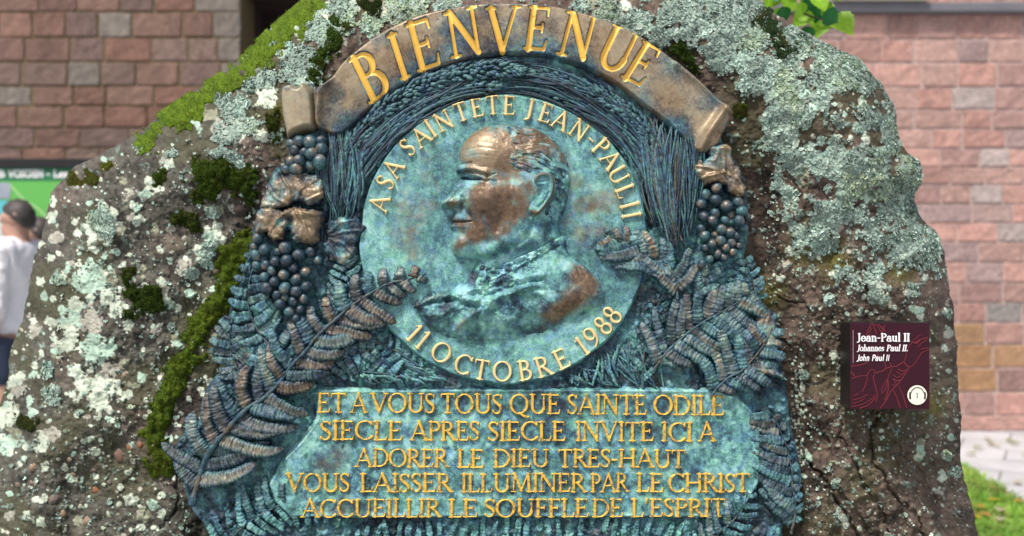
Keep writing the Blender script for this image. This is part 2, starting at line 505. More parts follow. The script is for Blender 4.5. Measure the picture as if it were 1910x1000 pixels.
def letter(mb, ch, ox, oy, ex, ey, H, hfun, fat=0.0, sans=False, shear=0.0, to_world=None, bev=.045):
    """glyph with its origin at (ox,oy), x axis ex, y axis ey (pixel vectors of unit length)"""
    x, y, d, q = glyph_mesh(ch, fat, sans)
    sx, sy = H
    u = (x + y * shear) * sx; v = y * sy
    px = ox + ex[0] * u + ey[0] * v; py = oy + ex[1] * u + ey[1] * v
    h = hfun(px, py, np.clip(d / bev, 0, 1))
    mb.add((to_world or relief)(px, py, h), q)

def word(mb, txt, x0, x1, y0, y1, ybase, H, hfun, to_world=None, fat=0.0, sans=False, shear=0.0, track=.05, jitter=0.0):
    """lay txt from x0 to x1; the baseline runs from y0 (at x0) to y1 (at x1) + ybase"""
    adv = [G[c][0] + track if c != ' ' else .34 for c in txt]
    tot = sum(adv) - track
    s = (x1 - x0) / tot
    x = x0
    sl = (y1 - y0) / (x1 - x0)
    for c, a in zip(txt, adv):
        if c != ' ':
            jy = random.uniform(-1, 1) * jitter; r = random.uniform(-1, 1) * jitter * .01
            letter(mb, c, x, y0 + (x - x0) * sl + ybase + jy, (1, sl + r), (-r, -1), (s, H), hfun, fat, sans, shear, to_world)
        x += a * s

# ------------------------------------------------------------------ the boulder
OUT = [(-60, 1760), (-75, 1300), (-62, 1000), (-42, 900), (-12, 790), (2, 742), (15, 700), (17, 662), (26, 627), (42, 596), (48, 561), (55, 517), (66, 478), (79, 447), (86, 420), (90, 377), (105, 346), (145, 311), (193, 284), (240, 258), (268, 243), (285, 224), (330, 192), (390, 152), (440, 117), (500, 58), (545, 20), (575, -4), (640, -45), (760, -85), (960, -100), (1160, -98), (1300, -75), (1380, -32), (1420, 0), (1440, 24), (1475, 45), (1515, 68), (1560, 88), (1600, 111), (1630, 140), (1655, 175), (1670, 215), (1677, 250), (1690, 280), (1717, 302), (1722, 332), (1716, 350), (1707, 362), (1711, 390), (1728, 418), (1746, 431), (1757, 455), (1765, 500), (1774, 550), (1781, 625), (1787, 700), (1794, 775), (1793, 850), (1803, 905), (1816, 958), (1824, 1000), (1850, 1200), (1885, 1760)]
OUTS = smooth(OUT, 4, closed=False)
_sdb = Sampled(lambda x, y: sd_poly(x, y, OUTS), -200, 2000, -160, 1800, 6)
def sd_boulder(x, y):
    d = _sdb(x, y)
    near = sstep(60, 0, np.abs(d))
    return d + near * (fbm(x, y, 34, 4, 5) * 7.0)

CRACKS = [([(1495, 850), (1512, 872), (1540, 897), (1552, 930), (1575, 955), (1600, 1003)], 3.2, .016),
          ([(1640, 770), (1625, 800), (1622, 830), (1632, 870), (1655, 890), (1668, 930), (1700, 950), (1725, 1003)], 3.0, .013),
          ([(1570, 770), (1568, 815), (1585, 850), (1600, 880), (1612, 905), (1640, 940), (1655, 1003)], 2.4, .008),
          ([(1690, 850), (1720, 890), (1745, 930), (1790, 965)], 2.2, .007),
          ([(1450, 555), (1470, 560), (1498, 568), (1522, 590)], 2.2, .008),
          ([(1448, 635), (1470, 640), (1500, 655), (1512, 672)], 2.0, .006),
          ([(300, 985), (322, 960), (335, 925), (330, 880)], 3, .010),
          ([(1460, 330), (1490, 345), (1530, 352)], 2.5, .008), ([(1600, 385), (1640, 400), (1680, 405)], 2.5, .008),
          ([(1455, 90), (1500, 70), (1560, 100)], 3, .008), ([(1560, 620), (1545, 560), (1510, 520)], 1.5, .003)]
def _lowdepth(x, y):
    d = _sdb(x, y)
    w = 150.0
    t = 1 - np.clip(d / w, 0, 1)
    Y = 2.035 + 0.27 * (1 - np.sqrt(np.clip(1 - t * t, 0, 1)))
    Y = Y + 0.10 * np.clip((420 - x) / 450, 0, 1.2) ** 1.6 + 0.05 * np.clip((x - 1480) / 350, 0, 1.2) ** 1.5
    Y = Y + 0.05 * np.clip((60 - y) / 160, 0, 1) ** 1.5
    amp = sstep(0, 60, np.abs(x - 930) - 430) * .75 + .25
    Y = Y + amp * (fbm(x, y, 260, 3, 1) * 0.045)
    return Y
_low = Sampled(_lowdepth, -200, 2000, -160, 1800, 6)
# hollow in which the plaque is bedded and slabs flaking off at the lower right
def boulder_depth(x, y):
    Y = _low(x, y)
    amp = sstep(300, 520, np.abs(x - 930)) * .8 + .2
    Y = Y + amp * (fbm(x, y, 70, 3, 2) * 0.022 + np.abs(fbm(x, y, 38, 3, 8)) * 0.010)
    Y = Y + fbm(x, y, 13, 3, 3) * .0055 + fbm(x, y, 4.5, 2, 4) * .0020
    lower = sstep(1480, 1530, x) * sstep(700, 840, y)
    Y = Y + lower * .012 * (sstep(.0, .08, fbm(x * 1.6 - y * .6, x * .45 + y * .8, 120, 3, 61) * .8) - .5)
    for p, w, dp in CRACKS:
        pa = np.array(p)
        m = (x > pa[:, 0].min() - 12) & (x < pa[:, 0].max() + 12) & (y > pa[:, 1].min() - 12) & (y < pa[:, 1].max() + 12)
        if m.any():
            xx = x[m] + fbm(x[m], y[m], 14, 3, 9) * 9; yy = y[m] + fbm(x[m], y[m], 14, 3, 10) * 9
            Y[m] += dp * ridge(xx, yy, p, w)
    return Y

PLQ = [(600, 215), (588, 236), (560, 250), (536, 264), (530, 300), (505, 318), (488, 352), (476, 392), (464, 432), (456, 470), (444, 515), (428, 560), (416, 605), (419, 642), (446, 668), (400, 698), (372, 736), (362, 790), (326, 820), (321, 850), (327, 890), (340, 930), (358, 965), (385, 1005), (400, 1060), (900, 1075), (1430, 1055), (1465, 990), (1490, 935), (1502, 890), (1490, 830), (1479, 765), (1471, 705), (1458, 640), (1448, 582), (1412, 572), (1398, 545), (1394, 490), (1404, 430), (1398, 350), (1375, 295), (1352, 262), (1340, 230), (1300, 160), (1240, 100), (1160, 50), (1050, 22), (945, 15), (840, 28), (740, 70), (660, 130)]
PLQS = smooth(PLQ, 4, closed=True)
_sdq = Sampled(lambda x, y: sd_poly(x, y, PLQS), 250, 1580, -40, 1110, 4)

# where foliose lichen grows: a field 0..1
FOLP = [(1215, -95), (1262, 40), (1300, 95), (1345, 120), (1385, 165), (1408, 225), (1420, 285), (1432, 340), (1452, 410), (1466, 470), (1500, 505), (1545, 520), (1590, 528), (1640, 540), (1700, 525), (1790, 540), (1800, 300), (1700, 60), (1500, -90)]
_fol = Sampled(lambda x, y: sd_poly(x, y, FOLP), 1100, 1900, -120, 620, 5)
FSPOT = [(1300, 40, 46), (1350, 90, 46), (1335, 10, 44), (1395, 140, 32), (1270, 15, 40), (1632, 150, 24), (1662, 225, 24), (1692, 310, 22), (1702, 400, 22), (1738, 465, 22), (1600, 120, 20), (600, 60, 34), (565, 120, 42), (640, 25, 34), (440, 205, 40), (470, 235, 28), (425, 245, 36), (420, 185, 22), (462, 160, 20), (410, 285, 22), (187, 412, 34), (200, 430, 26), (760, 10, 40), (830, -5, 30), (690, 40, 26), (520, 85, 20), (500, 150, 24), (585, 135, 26), (100, 735, 26), (85, 690, 18), (148, 770, 8), (392, 395, 18), (385, 470, 30), (440, 300, 22), (110, 520, 18), (360, 510, 18), (1085, 12, 24), (1130, 22, 30), (1185, 40, 34), (1230, 70, 24), (1250, 30, 30), (1638, 552, 18), (1545, 560, 12), (1705, 545, 16), (1765, 585, 10), (1765, 850, 14), (1785, 880, 12), (1560, 900, 9), (1500, 700, 8), (320, 610, 10), (260, 280, 14), (320, 285, 14)]
def x_left(c): return c < 520
def fol_field(x, y):
    f = sstep(-14, 30, _fol(x, y) + fbm(x, y, 40, 3, 21) * 34) * (x > 1110)
    f = f * (0.70 + 0.30 * sstep(440, 300, y))
    gap = sstep(-.22, -.06, fbm(x, y, 44, 5, 22, .6))
    f = f * (0.10 + .90 * gap)
    # bare brown seams where nothing grows
    f = f * (1 - .85 * ridge(x, y, [(1560, 190), (1590, 225), (1580, 260)], 20)) * (1 - .7 * ridge(x, y, [(1455, 330), (1510, 350)], 9)) * (1 - .8 * ridge(x, y, [(1600, 380), (1660, 398)], 8)) * (1 - .7 * ridge(x, y, [(1620, 130), (1650, 210)], 16))
    g = np.full(x.shape, -1.5)
    for cx, cy, r in FSPOT:
        g = np.maximum(g, 1 - np.hypot(x - cx, y - cy) / (r * (.8 if x_left(cx) else 1)))
    f = np.maximum(f, sstep(-.02, .28, g + fbm(x, y, 16, 3, 23) * .8))
    return f

# crustose lichen: pale flat blotches (px, py, r)
CRUST = [(280, 345, 21), (272, 362, 14), (315, 305, 15), (240, 360, 14), (187, 420, 36), (205, 400, 18), (257, 387, 9), (257, 407, 12), (395, 215, 13), (367, 235, 10), (385, 190, 9), (425, 245, 28), (450, 240, 18), (495, 180, 22), (512, 252, 12), (487, 255, 12), (395, 388, 20), (385, 440, 10), (410, 450, 14), (320, 425, 8), (300, 465, 8), (290, 425, 8), (215, 470, 9), (180, 465, 11), (105, 440, 12), (145, 435, 10), (98, 400, 9),
         (175, 520, 38), (200, 552, 24), (205, 520, 20), (130, 590, 22), (132, 615, 18), (170, 600, 30), (140, 570, 18), (120, 645, 24), (185, 665, 30), (190, 725, 32), (205, 690, 24), (150, 715, 26), (190, 758, 22), (170, 640, 22), (140, 690, 18), (250, 720, 13), (262, 706, 12), (240, 734, 10), (305, 540, 11), (306, 560, 11), (302, 528, 8), (322, 572, 9), (240, 607, 10), (230, 675, 9), (65, 700, 11), (30, 710, 16), (36, 728, 14), (15, 780, 24), (28, 805, 18), (14, 830, 22), (82, 820, 17), (96, 808, 16), (75, 835, 12), (212, 785, 9), (57, 747, 12), (250, 935, 13), (267, 962, 14), (287, 945, 12), (240, 925, 10), (17, 962, 14), (70, 970, 13), (80, 930, 8), (132, 890, 8), (75, 525, 10), (60, 620, 14), (95, 600, 11), (75, 660, 9), (240, 530, 18), (215, 575, 16), (268, 500, 10), (330, 640, 8), (335, 575, 8), (345, 500, 14), (375, 475, 18), (405, 425, 12), (355, 545, 9), (95, 480, 8), (230, 430, 9), (60, 770, 10),
         (600, 20, 20), (640, 70, 16), (560, 60, 14), (620, 45, 14), (690, 60, 12), (660, 12, 12), (725, 18, 18), (560, 150, 12), (520, 100, 12), (540, 130, 10), (780, 5, 14), (1100, 8, 12), (1210, 45, 14), (1160, 10, 14), (1260, 60, 12), (1300, 40, 18), (1350, 50, 16), (1380, 110, 16),
         (1638, 548, 20), (1650, 560, 13), (1712, 578, 11), (1715, 590, 8), (1697, 545, 9), (1555, 665, 9), (1716, 825, 10), (1717, 838, 8), (1575, 968, 9), (1577, 980, 7), (1714, 855, 8), (1538, 678, 6), (1500, 700, 8), (1497, 720, 6), (1495, 790, 6), (1505, 850, 9), (1552, 760, 6), (1768, 625, 9), (1762, 650, 8), (1770, 690, 6), (1773, 815, 9), (1760, 890, 10), (1750, 918, 8), (1623, 790, 5), (1520, 620, 6), (1465, 500, 11), (1470, 470, 10), (1500, 330, 18), (1520, 200, 18), (1480, 260, 18), (1555, 425, 14), (1690, 470, 26), (1620, 430, 14), (1570, 350, 14), (1440, 180, 14), (1550, 300, 14), (1500, 170, 16), (1410, 60, 14)]
rs = random.Random(5)
for _ in range(750):
    x = rs.uniform(-30, 500); y = rs.uniform(250, 1010)
    CRUST.append((x, y, rs.choice([.8, 1, 1.2, 1.4, 1.8, 2.2])))
for _ in range(700):
    CRUST.append((rs.uniform(1450, 1815), rs.uniform(440, 1010), rs.choice([.8, 1, 1.2, 1.4, 1.8])))
for _ in range(430):
    x = rs.uniform(-30, 520); y = rs.uniform(280, 1010)
    if x > 500 - (y - 250) * .28 + 40: continue
    CRUST.append((x, y, rs.choice([2, 2.5, 3, 3, 4, 5, 6, 8])))
for _ in range(260):
    CRUST.append((rs.uniform(1495, 1810), rs.uniform(500, 1010), rs.choice([1.2, 1.6, 2, 2, 2.5, 3, 4, 5])))
for _ in range(120):
    CRUST.append((rs.uniform(1480, 1500) + rs.gauss(0, 6), rs.uniform(660, 890), rs.choice([1.5, 2, 3, 3.5])))
for _ in range(110):
    x = rs.uniform(-20, 440); y = rs.uniform(330, 1000)
    CRUST.append((x, y, rs.choice([3, 4, 5, 6, 7, 9])))
for _ in range(160):
    CRUST.append((rs.uniform(1380, 1770), rs.uniform(0, 530), rs.choice([3, 4, 6, 9])))
for _ in range(110):
    CRUST.append((rs.uniform(1410, 1450) + .1 * rs.uniform(0, 300), rs.uniform(270, 560), rs.choice([1, 1.2, 1.6, 2])))

def build_boulder():
    xs = np.arange(-110, 1920, 1.45)
    ys = np.concatenate([np.arange(-125, 1020, 1.45), np.arange(1020, 1740, 9)])
    X, Y = np.meshgrid(xs, ys)
    D = sd_boulder(X, Y)
    D = np.where((_sdq(X, Y) > 30) & (X > 260) & (X < 1570) & (Y > -30) & (Y < 1100), -np.abs(D) - 1, D)      # hidden under the plaque
    hole = (_sdq(X, Y) > 30) & (X > 260) & (X < 1570) & (Y > -30) & (Y < 1100)
    D = np.where(hole, -1.0, np.where(D <= 0, D, np.maximum(D, .01)))
    x, y, d, q = grid_clip(xs, ys, D)
    dep = boulder_depth(x, y)
    # ---- albedo
    n1 = fbm(x, y, 160, 4, 40); n2 = fbm(x, y, 30, 4, 41); n3 = fbm(x, y, 6, 3, 42)
    left = sstep(700, 400, x)
    c = left[:, None] * np.array([.084, .080, .066]) + (1 - left)[:, None] * np.array([.108, .080, .062])
    pk = (sstep(.05, .35, n1) * (1 - .6 * left))[:, None]
    c = c * (1 - pk) + pk * np.array([.150, .105, .088])
    c = c * (1 + .8 * n2 + .7 * n3)[:, None]
    # dark margin that rings the plaque
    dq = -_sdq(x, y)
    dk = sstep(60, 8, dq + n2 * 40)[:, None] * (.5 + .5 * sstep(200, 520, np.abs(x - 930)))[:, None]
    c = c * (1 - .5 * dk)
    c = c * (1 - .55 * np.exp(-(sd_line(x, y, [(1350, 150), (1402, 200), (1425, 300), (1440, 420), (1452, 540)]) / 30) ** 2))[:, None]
    olive = sstep(.05, .3, fbm(x, y, 90, 4, 44) + .10 * left)[:, None]
    c = c * (1 - .45 * olive) + .45 * olive * np.array([.078, .078, .036])
    for ox, oy, r in ((1420, 545, 36), (1745, 760, 22), (1500, 470, 30), (1680, 505, 24), (430, 590, 30), (520, 210, 20), (1560, 490, 30)):
        m = gauss(x, y, ox, oy, r)[:, None] * .75
        c = c * (1 - m) + m * np.array([.12, .11, .02])
    # crustose blotches
    cr = np.full(x.shape, -1.0); tone = np.zeros(x.shape)
    wob = fbm(x, y, 14, 4, 45) * .95; wx = fbm(x, y, 22, 3, 46) * 9; wy = fbm(x, y, 22, 3, 47) * 9
    order = np.argsort(x, kind='stable'); xs_s = x[order]
    for k, (cx, cy, r) in enumerate(CRUST):
        R_ = r * 1.9 + 12
        a, b = np.searchsorted(xs_s, [cx - R_, cx + R_])
        id_ = order[a:b]; id_ = id_[np.abs(y[id_] - cy) < R_]
        v = 1 - np.hypot(x[id_] + wx[id_] * min(1, r / 12) - cx, y[id_] + wy[id_] * min(1, r / 12) - cy) / r + wob[id_] * min(1, .35 + r / 30)
        up = v > cr[id_]
        cr[id_[up]] = v[up]; tone[id_[up]] = (k * 0.618) % 1
    m = sstep(.0, .22, cr + fbm(x, y, 5, 3, 49) * .30)
    holes = sstep(.30, .42, vn(x / 5.5, y / 5.5, 48)) * sstep(.75, .3, cr)
    m = m * (1 - holes) * (.88 + .12 * sstep(-.2, .2, n2))
    pale = np.array([.54, .61, .49]); green = np.array([.40, .55, .44]); grey = np.array([.38, .37, .31]); dull = np.array([.26, .27, .19])
    tn = tone[:, None]
    cc = np.where(tn < .5, pale, np.where(tn < .72, green, np.where(tn < .88, grey, dull))) * (1 + .35 * n3 + .3 * n2)[:, None]
    c = c * (1 - m[:, None]) + cc * m[:, None]
    dep = dep - m * .0016 - m * np.abs(n3) * .002
    # felt of foliose lichen
    fo = fol_field(x, y)
    wl = worley(x, y, 6.5, 50); wl2 = worley(x + 3, y, 3.4, 51)
    cup = 1 - np.clip(wl * .7 + wl2 * .5, 0, 1)
    thr = sstep(.34, .70, fo + fbm(x, y, 11, 3, 52) * 1.1) * .85
    fc = np.array([.28, .39, .33]) * (.35 + 1.15 * cup)[:, None]
    c = c * (1 - thr[:, None] * .85) + fc * thr[:, None] * .85
    dep = dep - thr * (.002 + cup * .0075)
    c = np.clip(c, .008, .75)
    v = W(x, y, dep)
    nfront = len(v)
    # the back of the stone
    ol = OUTS[np.linspace(0, len(OUTS) - 1, 150).astype(int)]
    cen = np.array([900., 900.])
    rings = []
    rimY = _low(ol[:, 0], ol[:, 1])
    for sc, yy in ((.955, -.01), (.975, .10), (.93, .26), (.80, .38), (.45, .45), (.05, .46)):
        p = cen + (ol - cen) * sc
        p[:, 1] = np.where(ol[:, 1] > 1700, 1716, p[:, 1])
        w = W(p[:, 0], p[:, 1], rimY); w[:, 1] = np.maximum(rimY, 2.28) + yy if yy > 0 else rimY + yy; w[:, 2] = np.maximum(w[:, 2], -.05)
        rings.append(w)
    nr, nc = len(rings), 150
    i, j = np.meshgrid(np.arange(nr - 1), np.arange(nc - 1), indexing='ij')
    qb = np.stack([i * nc + j, (i + 1) * nc + j, (i + 1) * nc + j + 1, i * nc + j + 1], -1).reshape(-1, 4) + nfront
    v = np.vstack([v] + rings)
    v[:, 2] = np.maximum(v[:, 2], -.05)
    cb = np.tile(np.array([.11, .095, .075]), (nr * nc, 1))
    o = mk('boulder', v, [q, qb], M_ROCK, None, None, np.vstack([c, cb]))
    return tag(o, 'huge rough sandstone boulder covered with pale lichen, carrying the bronze plaque', 'boulder')
boulder = build_boulder()

def surf(x, y):                      # (depth, normal-ish) of the boulder front at pixel points
    d = boulder_depth(x, y)
    e = 3.0
    dx = (boulder_depth(x + e, y) - boulder_depth(x - e, y)) / (2 * e) * F / 2.05
    dy = (boulder_depth(x, y + e) - boulder_depth(x, y - e)) / (2 * e) * F / 2.05
    n = np.stack([dx, -np.ones_like(dx), -dy], -1)
    n /= np.linalg.norm(n, axis=1)[:, None]
    return d, n

def frames(n, rng):                  # random tangent frames about n
    r = rng.normal(size=n.shape)
    t = np.cross(n, r); t /= np.linalg.norm(t, axis=1)[:, None]
    return t, np.cross(n, t)

def build_lichen():
    N = 620000
    x = RNG.uniform(-20, 1800, N); y = RNG.uniform(-30, 1010, N)
    f = fol_field(x, y) + fbm(x, y, 12, 3, 52) * .95
    keep = (f > RNG.uniform(.40, 1.0, N)) & (_sdb(x, y) > 2) & ((_sdq(x, y) < -6) | (x < 260) | (x > 1570))
    x, y = x[keep][:60000], y[keep][:60000]
    d, n = surf(x, y)
    n = n + RNG.normal(size=n.shape) * .42; n /= np.linalg.norm(n, axis=1)[:, None]
    t, b = frames(n, RNG)
    m = len(x); K = 9
    r = RNG.gamma(4, .00045, m) + .0008
    P = W(x, y, d - RNG.uniform(.001, .006, m))
    a = np.linspace(0, 2 * math.pi, K, endpoint=False)[None, :] + RNG.uniform(0, 6.28, m)[:, None]
    rr = r[:, None] * RNG.uniform(.55, 1.35, (m, K))
    up = rr * RNG.uniform(-.1, .6, (m, K))
    rim = P[:, None, :] + rr[..., None] * (np.cos(a)[..., None] * t[:, None, :] + np.sin(a)[..., None] * b[:, None, :]) + up[..., None] * n[:, None, :]
    v = np.concatenate([P[:, None, :], rim], 1).reshape(-1, 3)
    base = (np.arange(m) * (K + 1))[:, None]
    k = np.arange(K)[None, :]
    f3 = np.stack([base + 0 * k, base + 1 + k, base + 1 + (k + 1) % K], -1).reshape(-1, 3)
    hue = RNG.uniform(0, 1, m)[:, None]
    cl = (1 - hue) * np.array([.26, .40, .345]) + hue * np.array([.50, .60, .51])
    cl = cl * RNG.uniform(.7, 1.2, m)[:, None]
    yel = sstep(.12, .42, fbm(x, y, 70, 4, 55))[:, None] * .6
    cl = cl * (1 - yel) + yel * cl * np.array([1.0, .95, .6])
    cl = cl * (1 + .7 * fbm(x, y, 30, 3, 56))[:, None]
    col = np.repeat(cl[:, None, :], K + 1, 1)
    col[:, 0] *= .62
    o = mk('lichen', v, f3, M_LICH, None, None, np.clip(col.reshape(-1, 3), 0, .8))
    tag(o, 'blue green leafy lichen crust growing over the upper right of the boulder', 'lichen', kind='stuff')
build_lichen()

# moss cushions --------------------------------------------------------------
MOSS = [('bright green moss ridge along the upper left edge of the boulder', [(268, 262), (300, 236), (345, 203), (395, 170), (440, 138), (485, 95), (525, 58), (556, 22), (572, -10)], 27, (.19, .29, .020), (.075, .13, .013), 14000),
        ('long green moss strip running down beside the left edge of the plaque', [(452, 455), (432, 505), (412, 545), (383, 585), (360, 640), (338, 685), (318, 735), (300, 775), (290, 820), (302, 868)], 24, (.14, .21, .016), (.05, .075, .012), 16000),
        ('dark green moss cushion level with the bronze vine leaf, left of it', [(385, 320), (412, 335), (440, 345), (395, 352)], 28, (.075, .125, .012), (.028, .048, .008), 6000),
        ('small dark moss spot just under the dark moss cushion', [(342, 408), (362, 415)], 15, (.06, .09, .012), (.03, .04, .01), 1200),
        ('dark green moss patch with ragged edge amid white lichen spots', [(252, 535), (258, 565), (285, 552), (240, 580)], 22, (.060, .10, .012), (.022, .04, .008), 4200),
        ('yellowish moss tuft at the far left shoulder of the boulder', [(150, 340), (165, 335)], 15, (.13, .14, .02), (.05, .06, .012), 1600),
        ('tiny yellow green moss tuft on the left shoulder above grey stone', [(200, 312), (206, 308)], 8, (.16, .18, .02), (.07, .08, .012), 600),
        ('dark moss strip just left of the bronze ribbon, below the bright ridge', [(625, 50), (612, 80), (598, 110), (585, 135)], 15, (.060, .11, .012), (.02, .04, .008), 3800),
        ('round dark moss ball directly above the left half of the ribbon', [(688, 10), (694, 13)], 15, (.035, .06, .012), (.02, .03, .008), 1500),
        ('dark moss wedge touching the right shoulder of the bronze ribbon', [(1255, 95), (1278, 112), (1292, 128)], 13, (.055, .10, .012), (.02, .04, .008), 2200),
        ('blackish green moss lumps below the overhanging linden leaves', [(1428, 42), (1448, 62), (1462, 85), (1475, 92)], 17, (.040, .075, .025), (.018, .032, .014), 3200),
        ('dark moss tuft on the upper right rim of the boulder', [(1478, 56), (1500, 66), (1520, 80)], 11, (.045, .085, .03), (.02, .036, .015), 1700),
        ('small dark moss spot next to the right tip of the ribbon', [(1383, 200), (1384, 212)], 9, (.07, .10, .012), (.03, .04, .008), 700),
        ('short dark moss film hugging the bronze ribbon roll', [(516, 205), (512, 235), (520, 290)], 10, (.06, .085, .012), (.03, .04, .008), 1500),
        ('thin dark moss patch in the lower left corner', [(48, 790), (55, 800)], 14, (.05, .07, .015), (.02, .03, .01), 900),
        ('small moss smear low in the left shoulder slope', [(295, 330), (290, 345)], 9, (.07, .11, .012), (.03, .045, .008), 700)]
def build_moss(label, line, wdt, c0, c1, nb):
    L = smooth(line, 6)
    bb = (L[:, 0].min() - wdt * 1.7, L[:, 0].max() + wdt * 1.7, L[:, 1].min() - wdt * 1.7, L[:, 1].max() + wdt * 1.7)
    def sdf(x, y):
        d = wdt * (.95 + fbm(x, y, 60, 2, 70) * .8) - sd_line(x, y, L) + fbm(x, y, 26, 5, 71, .62) * wdt * (1.1 if nb > 12500 else 1.7)
        return np.minimum(d, _sdb(x, y) + 5)
    xs = np.arange(bb[0], bb[1] + 2, 2.0); ys = np.arange(bb[2], bb[3] + 2, 2.0)
    X, Y = np.meshgrid(xs, ys)
    x, y, d, q = grid_clip(xs, ys, sdf(X, Y))
    lump = 1 - worley(x, y, 17, 72)
    def hgt(x, y, d, lump): return (1 - np.exp(-np.maximum(d, 0) / 7)) * (.004 + .013 * np.clip(lump, 0, 1)) - .001
    Yd = boulder_depth(x, y) - hgt(x, y, d, lump)
    mb = MB()
    tt = np.clip(lump * .9 + fbm(x, y, 9, 2, 73) * .8, 0, 1)[:, None]
    c0 = np.array(c0); c1 = np.array(c1)
    mb.add(W(x, y, Yd), q, c=(c1 + (c0 - c1) * tt * .6))
    # blades
    n = nb * 3
    bx = RNG.uniform(bb[0], bb[1], n); by = RNG.uniform(bb[2], bb[3], n)
    bd = sdf(bx, by)
    k = bd > RNG.uniform(-3, 4, n)
    bx, by, bd = bx[k][:nb], by[k][:nb], bd[k][:nb]
    dd, nn = surf(bx, by)
    lp = 1 - worley(bx, by, 17, 72)
    P = W(bx, by, dd - hgt(bx, by, bd, lp))
    dirv = nn * .7 + np.array([0, -.15, .55]) + RNG.normal(size=nn.shape) * .55
    dirv /= np.linalg.norm(dirv, axis=1)[:, None]
    t, b = frames(dirv, RNG)
    m = len(P)
    ln = RNG.uniform(.0022, .0062, m)[:, None]; wd = RNG.uniform(.0006, .0011, m)[:, None]
    v = np.stack([P - t * wd, P + t * wd, P + dirv * ln + b * ln * .25], 1).reshape(-1, 3)
    f = np.arange(m * 3).reshape(-1, 3)
    s = RNG.uniform(.0, 1.15, m)[:, None] * np.clip(lp * .8 + .5, .3, 1.1)[:, None]
    cl = c1 + (c0 - c1) * s
    br_ = sstep(.12, .3, fbm(bx, by, 24, 3, 74))[:, None] * .6
    cl = cl * (1 - br_) + br_ * np.array([.075, .070, .016])
    col = np.repeat(cl[:, None, :], 3, 1); col[:, 2] *= 1.35
    mb.add(v, t=f, c=np.clip(col.reshape(-1, 3), 0.004, .6))
    o = mb.build('moss_cushion', M_MOSS)
    tag(o, label, 'moss', 'moss cushions on the boulder')
for a in MOSS: build_moss(*a)

# pebbles set in the conglomerate at the lower left ---------------------------
PEB = [(224, 850, 16, 9, -60, 0), (242, 835, 6, 8, 0, 1), (262, 830, 6, 6, 0, 1), (100, 932, 12, 9, 20, 2), (118, 958, 7, 7, 0, 3), (180, 914, 9, 7, 0, 1), (131, 856, 6, 5, 0, 3), (122, 868, 5, 9, -10, 4), (176, 876, 8, 5, 0, 2), (136, 885, 8, 6, 0, 3), (166, 972, 9, 11, 30, 3), (62, 872, 8, 7, 0, 3), (35, 905, 7, 6, 0, 2), (205, 900, 5, 5, 0, 2), (109, 855, 5, 6, 0, 4), (300, 770, 6, 6, 0, 2), (232, 700, 7, 6, 0, 3), (113, 672, 6, 6, 0, 2), (448, 388, 12, 10, 20, 5), (402, 505, 7, 6, 0, 3), (150, 945, 5, 5, 0, 4), (195, 870, 5, 6, 0, 4), (60, 900, 5, 4, 0, 3), (322, 900, 6, 4, 40, 5), (1700, 480, 5, 4, 0, 5), (345, 445, 7, 6, 0, 4)]
PC = [(.17, .10, .075), (.24, .105, .055), (.15, .115, .095), (.26, .18, .125), (.32, .31, .24), (.10, .075, .065)]
for (px, py, rx, ry, an, ci) in PEB:
    d0 = boulder_depth(np.array([px + .0]), np.array([py + .0]))[0]
    u = np.linspace(0, math.pi, 9); v_ = np.linspace(0, 2 * math.pi, 14, endpoint=False)
    U, V = np.meshgrid(u, v_, indexing='ij')
    ex = np.sin(U) * np.cos(V); ez = np.sin(U) * np.sin(V); ey = np.cos(U)
    bump_ = 1 + .16 * np.sin(2 * V + px) * np.sin(U) + .08 * np.sin(3 * V + py) * np.sin(U)
    c, s = math.cos(R(an)), math.sin(R(an))
    k = d0 / F
    lx = ex * rx * bump_ * k; lz = ez * ry * bump_ * k
    P = W(px, py, d0 + .002).reshape(1, 1, 3) + np.stack([lx * c - lz * s, -ey * min(rx, ry) * k * .8, lx * s + lz * c], -1)
    i, j = np.meshgrid(np.arange(8), np.arange(14), indexing='ij'); j2 = (j + 1) % 14
    q = np.stack([i * 14 + j, (i + 1) * 14 + j, (i + 1) * 14 + j2, i * 14 + j2], -1).reshape(-1, 4)
    mk('pebble', P.reshape(-1, 3), q, M_PEB, boulder, None, np.tile(PC[ci], (126, 1)))

# ------------------------------------------------------------------ the bronze plaque
plaque = root('bronze_plaque', W(945, 560, YP), 'large arched bronze relief plaque with green patina, welcome ribbon, profile portrait and ferns', 'plaque')

def base_h(x, y, d):
    edge = np.sqrt(np.clip(1 - (1 - np.clip(d / 14, 0, 1)) ** 2, 0, 1))
    flow = fbm(x * 1.0 + 20 * fbm(x, y, 90, 2, 80), y * .35, 16, 4, 81) * .008
    return -.045 + edge * .050 + fbm(x, y, 60, 3, 82) * .010 + flow + np.abs(fbm(x, y, 16, 3, 83)) * .014 - np.abs(fbm(x * .5 + y * .4, y * .5 - x * .4, 7, 3, 86)) * .008
def base_a(x, y, d, h):
    f = fbm(x, y, 16, 3, 83)
    return {'wear': np.clip(fbm(x, y, 30, 3, 84) * .6 + .05, 0, 1), 'tone': np.clip(.36 + fbm(x, y, 70, 3, 85) * .5 - f * .3, 0, 1)}  # backing tone kept dark to paint shade between the fronds
_baseh = None
patch('backing', _sdq, base_h, (300, 1520, -10, 1080), 2.0, M_PAT, plaque, base_a, hb=0.005)

